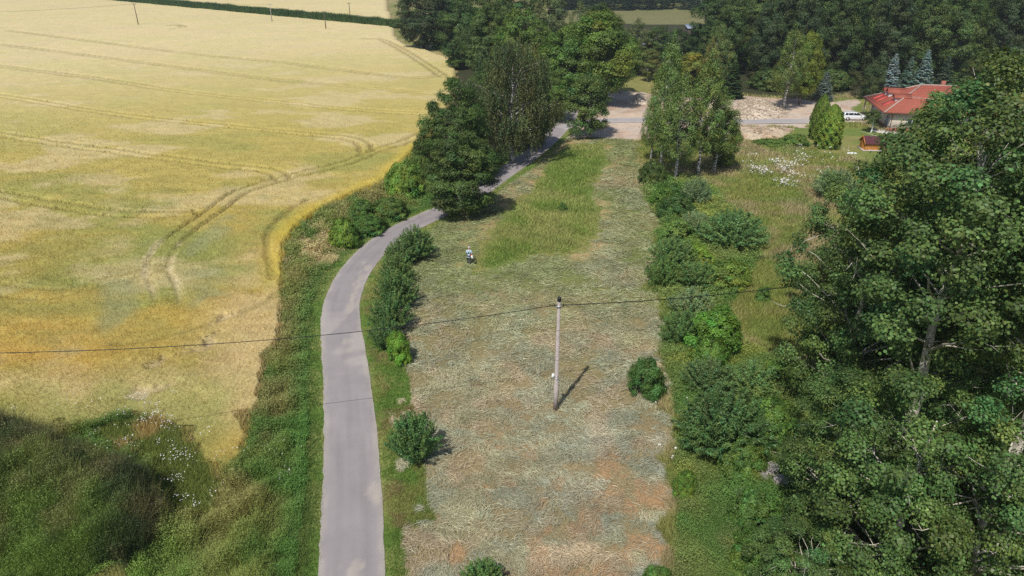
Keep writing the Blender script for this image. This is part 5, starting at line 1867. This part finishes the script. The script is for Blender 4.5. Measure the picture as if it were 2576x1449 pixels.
# ---------------- far sheds in the trees
for (bx, by, wd, dp, hh, mat, lab) in ((1750, 84, 7, 5, 2.9, plain("blue_grey_sheet", (.30, .34, .42), .4), "blue-grey sheet roof of a shed half hidden below the far meadow"), (1640, 136, 5.5, 3.5, 2.8, plain("white_sheet", (.72, .72, .74), .4), "small shed with a white roof edge hidden among the middle trees")):
    x, y, _ = G(bx, by + 8)
    o = thing('shed', lab, 'shed', (x, y, 0))
    mb = MB()
    mb.box((0, 0, hh / 2), (wd, dp, hh))
    obj('wall', mb.mesh('wall', M_timber), o)
    mb = MB()
    a, b = wd / 2 + .3, dp / 2 + .3
    mb.add([(-a, -b, hh), (a, -b, hh), (a, b, hh + .9), (-a, b, hh + .9), (-a, -b, hh + .15), (a, -b, hh + .15), (a, b, hh + 1.05), (-a, b, hh + 1.05)], [(3, 2, 1, 0), (4, 5, 6, 7), (0, 1, 5, 4), (1, 2, 6, 5), (2, 3, 7, 6), (3, 0, 4, 7)])
    obj('roof', mb.mesh('roof', mat), o)

# bare dead tree at the wood's left corner
x, y, _ = G(1768, 128)
o = thing('dead_tree', "leafless grey dead tree at the left corner of the wood, against the far meadow", 'tree', (x, y, 0))
rd = np.random.default_rng(3)
mb = MB()
hd = topz(y, -6)
mb.tube([(0, 0, 0), (.3, 0, hd * .5), (.2, .1, hd * .62)], [.3, .22, .18], 6)
obj('trunk', mb.mesh('trunk', M_twig), o)
mb = MB()
for k in range(11):
    a = rd.uniform(0, 6.28)
    e = Vector((math.cos(a) * rd.uniform(.8, 3), math.sin(a) * rd.uniform(.8, 3), hd * rd.uniform(.8, 1.05)))
    b0 = Vector((.25, 0, hd * rd.uniform(.42, .62)))
    m1 = b0.lerp(e, .5) + Vector((rd.normal(0, .25), rd.normal(0, .25), -.2))
    mb.tube([b0, m1, e], [.13, .09, .03], 5)
    for _ in range(3):
        s0 = b0.lerp(e, rd.uniform(.4, .8))
        mb.tube([s0, s0 + Vector(rd.normal(0, .7, 3)) + Vector((0, 0, .5))], [.05, .015], 4)
obj('branches', mb.mesh('branches', M_twig), o)

# ---------------- rubble heap and earth bank (terrain) with loose clods
def heap(name, pts, hgt, soft, cols, label, seed, n=160):
    P = catmull(np.vstack([G2(pts), G2(pts[:1])]), 5)
    lo, hi = P.min(0) - .5, P.max(0) + .5
    gx, gy = np.meshgrid(np.linspace(lo[0], hi[0], n), np.linspace(lo[1], hi[1], n // 2), indexing='ij')
    x, y = gx.ravel(), gy.ravel()
    ins = inpoly(x, y, P)
    d = np.where(ins, dline(x, y, P), -dline(x, y, P))
    z = hgt * sm(-.1, soft, d) * (.55 + .8 * fbm(x, y, 3, seed, 4)) + (fbm(x, y, .6, seed + 3, 3) - .5) * .35 * sm(0, .6, d) - .05 + .03
    i = np.arange(len(x)).reshape(gx.shape)
    F = np.stack([i[:-1, :-1].ravel(), i[1:, :-1].ravel(), i[1:, 1:].ravel(), i[:-1, 1:].ravel()], 1)
    F = F[(d[F] > -.2).all(1)]
    c = mix(cols[0], cols[1], sm(.4, .62, fbm(x, y, 2.2, seed + 5, 4)))
    o = obj(name, mesh_from(name, np.column_stack([x, y, z]), [F], c, True, M_heap))
    tag(o, label, None, None, 'structure')
    return x, y, z, d


h1 = heap('rubble_heap', [(1845, 300), (1850, 262), (1880, 250), (1930, 252), (1968, 268), (1985, 280), (1960, 296), (1900, 303)], .9, 3.5, ([.64, .53, .41], [.54, .44, .33]), "pale heap of clay clods beside the drive", 31)
h2 = heap('earth_bank', [(1850, 348), (1856, 328), (1900, 322), (1960, 326), (1994, 330), (1975, 350), (1920, 355)], .8, 2.0, ([.46, .33, .22], [.56, .45, .32]), "bare brown earth bank below the drive", 41)
h3 = heap('soil_heap', [(1588, 262), (1590, 242), (1615, 238), (1640, 245), (1630, 262)], 1.0, 1.5, ([.60, .50, .38], [.5, .4, .3]), "small pale soil heap at the back of the bare yard", 51, 80)
for nm, hp, cnt, lab in (('clay_clods', h1, 900, "pale clay clods lying loose on the heap beside the drive"), ('earth_clods', h2, 130, "brown clods on the earth bank below the drive")):
    x, y, z, d = hp
    ii = RNG.choice(np.where(d > .2)[0], cnt)
    V, F = [], []
    ico = np.array([(0, 0, 1), (.9, 0, .3), (.28, .85, .3), (-.72, .53, .3), (-.72, -.53, .3), (.28, -.85, .3), (0, 0, -.6)])
    fc0 = np.array([(0, 1, 2), (0, 2, 3), (0, 3, 4), (0, 4, 5), (0, 5, 1), (6, 2, 1), (6, 3, 2), (6, 4, 3), (6, 5, 4), (6, 1, 5)])
    for k, i in enumerate(ii):
        s = RNG.uniform(.06, .24) * (1.6 if RNG.random() < .08 else 1)
        a = RNG.uniform(0, 6.28)
        vv = ico * s * RNG.uniform(.6, 1.3, (7, 1)) * [1.3, .9, .6]
        vv = np.column_stack([vv[:, 0] * math.cos(a) - vv[:, 1] * math.sin(a), vv[:, 0] * math.sin(a) + vv[:, 1] * math.cos(a), vv[:, 2]])
        V.append(vv + [x[i] + RNG.normal(0, .2), y[i] + RNG.normal(0, .2), z[i] + .04])
        F.append(fc0 + 7 * k)
    cc = np.repeat(mix([.58, .48, .37], [.46, .37, .27], RNG.random(cnt)), 7, 0) * (1 if nm == 'clay_clods' else .85)
    tag(obj(nm, mesh_from(nm, np.concatenate(V), [np.concatenate(F)], cc, False, M_heap)), lab, 'clods', None, 'stuff')

# ---------------- concrete remains by the lower shrubs, stake on the lawn
slab_m = plain("broken_concrete", (.36, .33, .315), .9, noise=.3, scale=4, bump=.5)
for (bx, by, sx, sy, sz, rz, lab) in ((1928, 1200, 1.3, .9, .55, .3, "larger pale broken concrete block among the lower shrubs"), (1962, 1222, .9, .7, .4, -.2, "bluish broken concrete block right of the larger one"), (1862, 1245, .7, .6, .3, .5, "small grey stone left of the concrete blocks in the scrub")):
    x, y, _ = G(bx, by)
    bm = bmesh.new()
    bmesh.ops.create_cube(bm, size=1)
    bmesh.ops.bevel(bm, geom=bm.edges[:], offset=.12, segments=2, affect='EDGES')
    bmesh.ops.subdivide_edges(bm, edges=bm.edges[:], cuts=2, use_grid_fill=True)
    rr = random.Random(int(bx))
    for vv in bm.verts:
        vv.co += Vector((rr.uniform(-.05, .05), rr.uniform(-.05, .05), rr.uniform(-.05, .05)))
        vv.co = Vector((vv.co.x * sx, vv.co.y * sy, vv.co.z * sz + sz * .45 + (.25 if sz > .35 else 0)))
    me = bpy.data.meshes.new('concrete_block')
    bm.to_mesh(me)
    bm.free()
    me.materials.append(slab_m)
    tag(obj('concrete_block', me, None, (x, y, 0), rz), lab, 'block')
x, y, _ = G(2130, 386)
o = thing('garden_stake', "short wooden stake on the lawn left of the well cover", 'stake', (x, y, 0))
mb = MB()
mb.tube([(0, 0, -.1), (.1, 0, 1.1)], .035, 6)
obj('shaft', mb.mesh('shaft', M_twig), o)
mb = MB()
mb.box((.11, 0, 1.12), (.16, .05, .14))
obj('head', mb.mesh('head', M_twig), o)
for k, (dx, dy, s) in enumerate(((.25, -.15, .28), (.75, -.1, .3), (1.2, -.25, .24))):
    bm = bmesh.new()
    bmesh.ops.create_icosphere(bm, subdivisions=2, radius=s)
    rr = random.Random(k)
    for vv in bm.verts:
        vv.co = Vector((vv.co.x * 1.2, vv.co.y * .8, vv.co.z * .5)) * rr.uniform(.85, 1.1)
    me = bpy.data.meshes.new('white_stone')
    bm.to_mesh(me)
    bm.free()
    me.materials.append(M_white)
    tag(obj('white_stone', me, None, (x + dx, y + dy, .08), k), ["white stone lying at the foot of the garden stake", "middle white stone of the three by the garden stake", "white stone farthest right of the garden stake"][k], 'stone')

# ---------------- the mower: a person with a brush cutter, seen from behind
M_skin = plain("skin", (.52, .30, .21), .55)
M_shirt = plain("light_blue_shirt", (.50, .64, .74), .85, noise=.12, scale=8)
M_trou = plain("dark_navy_trousers", (.035, .04, .06), .8)
M_grey = plain("worn_grey_cloth", (.14, .15, .17), .85)
M_boot = plain("dark_boots", (.03, .025, .022), .6)
M_cap = plain("pale_pink_cap", (.66, .52, .52), .8)
M_strap = plain("dark_harness", (.05, .035, .07), .7)
M_hred = plain("orange_red_plastic", (.62, .09, .03), .4)


def skin(name, verts, edges, rad, mat, parent, sub=2):
    me = bpy.data.meshes.new(name)
    me.from_pydata(verts, edges, [])
    o = bpy.data.objects.new(name, me)
    COL.objects.link(o)
    m = o.modifiers.new("s", 'SKIN')
    m.use_smooth_shade = True
    for i, r_ in enumerate(rad):
        q = r_ if hasattr(r_, '__len__') else (r_, r_)
        me.skin_vertices[0].data[i].radius = q
        me.skin_vertices[0].data[i].use_root = (i == 0)
    s = o.modifiers.new("d", 'SUBSURF')
    s.levels = s.render_levels = sub
    dg = bpy.context.evaluated_depsgraph_get()
    dg.update()
    nm = bpy.data.meshes.new_from_object(o.evaluated_get(dg))
    bpy.data.objects.remove(o)
    bpy.data.meshes.remove(me)
    nm.name = name
    nm.materials.clear()
    nm.materials.append(mat)
    nm.polygons.foreach_set("use_smooth", np.ones(len(nm.polygons), bool))
    return obj(name, nm, parent)


x, y, _ = G(1180, 664)
per = thing('person', "person in light blue shirt and dark trousers mowing with a brush cutter", 'person', (x, y, float(gz(np.array([x]), np.array([y]))[0])), -.10)
# joints, facing +y; slight stoop
J = {'pel': (0, 0, .95), 'sp': (0, .04, 1.12), 'ch': (0, .10, 1.32), 'nk': (0, .17, 1.50), 'hd0': (0, .21, 1.58), 'hd': (0, .25, 1.67), 'hd1': (0, .25, 1.76),
     'sl': (-.20, .12, 1.42), 'el': (-.31, .16, 1.16), 'wl': (-.22, .40, 1.05), 'sr': (.20, .12, 1.42), 'er': (.31, .10, 1.16), 'wr': (.26, .33, 1.00),
     'hl': (-.10, 0, .92), 'kl': (-.12, .06, .50), 'al': (-.13, -.02, .09), 'fl': (-.15, .14, .04), 'hr': (.10, 0, .92), 'kr': (.12, -.02, .50), 'ar': (.12, -.14, .09), 'fr': (.14, .02, .04)}
V, E, RD, ix = [], [], [], {}


def jv(k, r_):
    if k not in ix:
        ix[k] = len(V)
        V.append(J[k])
        RD.append(r_)
    return ix[k]


def chain(*ks):
    for (a, ra), (b, rb) in zip(ks, ks[1:]):
        E.append((jv(a, ra), jv(b, rb)))


chain(('pel', (.14, .10)), ('sp', (.13, .095)), ('ch', (.155, .11)), ('nk', .055), ('hd0', .062), ('hd', (.078, .098)), ('hd1', .06))
for s in 'lr':
    chain(('ch', 0), ('s' + s, .062), ('e' + s, .044), ('w' + s, .03))
    chain(('pel', 0), ('h' + s, .085), ('k' + s, .058), ('a' + s, .04), ('f' + s, .04))
for s, sg in (('l', -1), ('r', 1)):
    wv_ = Vector(J['w' + s])
    for k in range(5):
        th = k == 4
        b = wv_ + (Vector((sg * -.03, .02, -.01)) if th else Vector((sg * (.022 - .015 * k), .055, .01)))
        ln = (.06, .075, .08, .072, .055)[(4 if th else k)]
        m1 = b + Vector((0 if not th else sg * -.02, ln * .55, -.005 - .006 * k))
        e = m1 + Vector((sg * -.02, ln * .15, -.035))
        J[f'{s}{k}a'], J[f'{s}{k}b'], J[f'{s}{k}c'] = tuple(b), tuple(m1), tuple(e)
        chain(('w' + s, 0), (f'{s}{k}a', .013), (f'{s}{k}b', .010), (f'{s}{k}c', .008))
bod = skin('body', V, E, RD, M_skin, per)
mb = MB()
mb.lathe([(.004, .035), (.016, .02), (.02, 0), (.01, -.012)], (0, 0, 0), 8)
ns = obj('nose', mb.mesh('nose', M_skin, True), per, (0, .345, 1.655))
ns.rotation_euler = (-1.2, 0, 0)
for s in (-1, 1):
    bm = bmesh.new()
    bmesh.ops.create_icosphere(bm, subdivisions=2, radius=.012)
    me = bpy.data.meshes.new('eye')
    bm.to_mesh(me)
    bm.free()
    me.materials.append(M_boot)
    obj('eye', me, per, (s * .032, .338, 1.685))
    bm = bmesh.new()
    bmesh.ops.create_icosphere(bm, subdivisions=2, radius=.03)
    for vv in bm.verts:
        vv.co = Vector((vv.co.x * .4, vv.co.y * .7, vv.co.z))
    me = bpy.data.meshes.new('ear')
    bm.to_mesh(me)
    bm.free()
    me.materials.append(M_skin)
    obj('ear', me, per, (s * .083, .24, 1.665))
mb = MB()
mb.box((0, .345, 1.622), (.05, .012, .010))
obj('mouth', mb.mesh('mouth', plain("lips", (.35, .12, .10), .5)), per)
# clothes
V2 = [J['pel'], J['sp'], J['ch'], (0, .15, 1.46), J['sl'], J['el'], (-.25, .34, 1.075), J['sr'], J['er'], (.275, .28, 1.03), (0, -.01, .86)]
skin('shirt', V2, [(0, 1), (1, 2), (2, 3), (2, 4), (4, 5), (5, 6), (2, 7), (7, 8), (8, 9), (0, 10)], [(.175, .135), (.165, .13), (.185, .14), .085, .088, .066, .05, .088, .066, .05, (.19, .14)], M_shirt, per)
V3 = [(0, 0, .95), J['hl'], J['kl'], (-.13, -.01, .14), J['hr'], J['kr'], (.12, -.13, .14)]
tro = skin('trousers', V3, [(0, 1), (1, 2), (2, 3), (0, 4), (4, 5), (5, 6)], [(.15, .12), .11, .084, .07, .11, .084, .07], M_trou, per)
for s, a, b in ((-1, J['al'], J['fl']), (1, J['ar'], J['fr'])):
    skin('boot', [(a[0], a[1], a[2] + .08), a, b], [(0, 1), (1, 2)], [.062, .06, .055], M_boot, per)
mb = MB()
mb.lathe([(.108, -.01), (.115, .03), (.105, .085), (.06, .12), (.01, .13)], (0, 0, 0), 18)
mb.add([(-.09, .08, .0), (.09, .08, .0), (.06, .19, -.02), (-.06, .19, -.02), (-.09, .08, .012), (.09, .08, .012), (.06, .19, -.008), (-.06, .19, -.008)], [(3, 2, 1, 0), (4, 5, 6, 7), (1, 2, 6, 5), (2, 3, 7, 6), (3, 0, 4, 7)])
cp = obj('cap', mb.mesh('cap', M_cap, True), per, (0, .245, 1.70))
cp.rotation_euler = (-.18, 0, 0)
mb = MB()
for s in (-1, 1):
    mb.tube([(s * .10, .22, 1.50), (s * .12, .05, 1.47), (s * .04, -.045, 1.34), (s * -.05, -.062, 1.24), (s * -.17, -.03, 1.10)], .021, 6)
mb.tube([(-.2, .05, 1.09), (-.1, -.06, 1.09), (.1, -.06, 1.08), (.2, .05, 1.06)], .022, 6)
mb.box((0, -.075, 1.25), (.12, .03, .13))
obj('harness', mb.mesh('harness', M_strap), per)
# brush cutter
bc = thing('brush_cutter', "brush cutter with white and orange-red engine at the mower's right hip", 'brush cutter', tuple(per.location), -.10)
mb = MB()
sh = [(.34, -.18, .98), (.26, .33, .90), (.10, 1.35, .16)]
mb.tube(sh, .016, 8)
obj('shaft', mb.mesh('shaft', M_steel), bc)
mb = MB()
mb.box((.36, -.30, 1.0), (.22, .24, .22), .2, .8)
obj('engine', mb.mesh('engine', M_white), bc)
mb = MB()
mb.box((.30, -.24, 1.12), (.18, .18, .10), .2, .85)
obj('engine_cover', mb.mesh('engine_cover', M_hred), bc)
mb = MB()
mb.lathe([(.03, 0), (.12, .02), (.12, .06), (.04, .09)], (.42, -.40, .86), 10)
obj('fuel_tank', mb.mesh('fuel_tank', plain("pale_tank", (.6, .58, .5), .4)), bc)
mb = MB()
mb.tube([(-.24, .47, 1.03), (-.15, .50, .98), (.22, .50, .80), (.27, .42, .98)], .014, 6)
obj('handlebar', mb.mesh('handlebar', M_black), bc)
mb = MB()
mb.lathe([(.02, .10), (.05, .08), (.06, .02), (.03, 0)], (.10, 1.38, .06), 12)
mb.add([(.10 + .2 * math.cos(a), 1.30 + .16 * math.sin(a), .16) for a in (3.4, 4.0, 4.71, 5.4, 6.0)] + [(.10, 1.38, .17)], [(0, 1, 5), (1, 2, 5), (2, 3, 5), (3, 4, 5)])
obj('cutting_head', mb.mesh('cutting_head', M_black), bc)

# ---------------- thin summer haze in the air
mh = bpy.data.materials.new("summer_haze")
mh.use_nodes = True
nh = mh.node_tree
nh.nodes.remove(nh.nodes["Principled BSDF"])
pv = nh.nodes.new("ShaderNodeVolumePrincipled")
pv.inputs["Color"].default_value = (.86, .92, 1.0, 1)
pv.inputs["Density"].default_value = 0.00022
pv.inputs["Anisotropy"].default_value = 0.2
nh.links.new(pv.outputs[0], nh.nodes["Material Output"].inputs["Volume"])
mb = MB()
mb.box((0, 800, 16), (3400, 2600, 36))
tag(obj('haze', mb.mesh('haze', mh)), "thin pale summer haze filling the air over the land", 'haze', None, 'stuff')
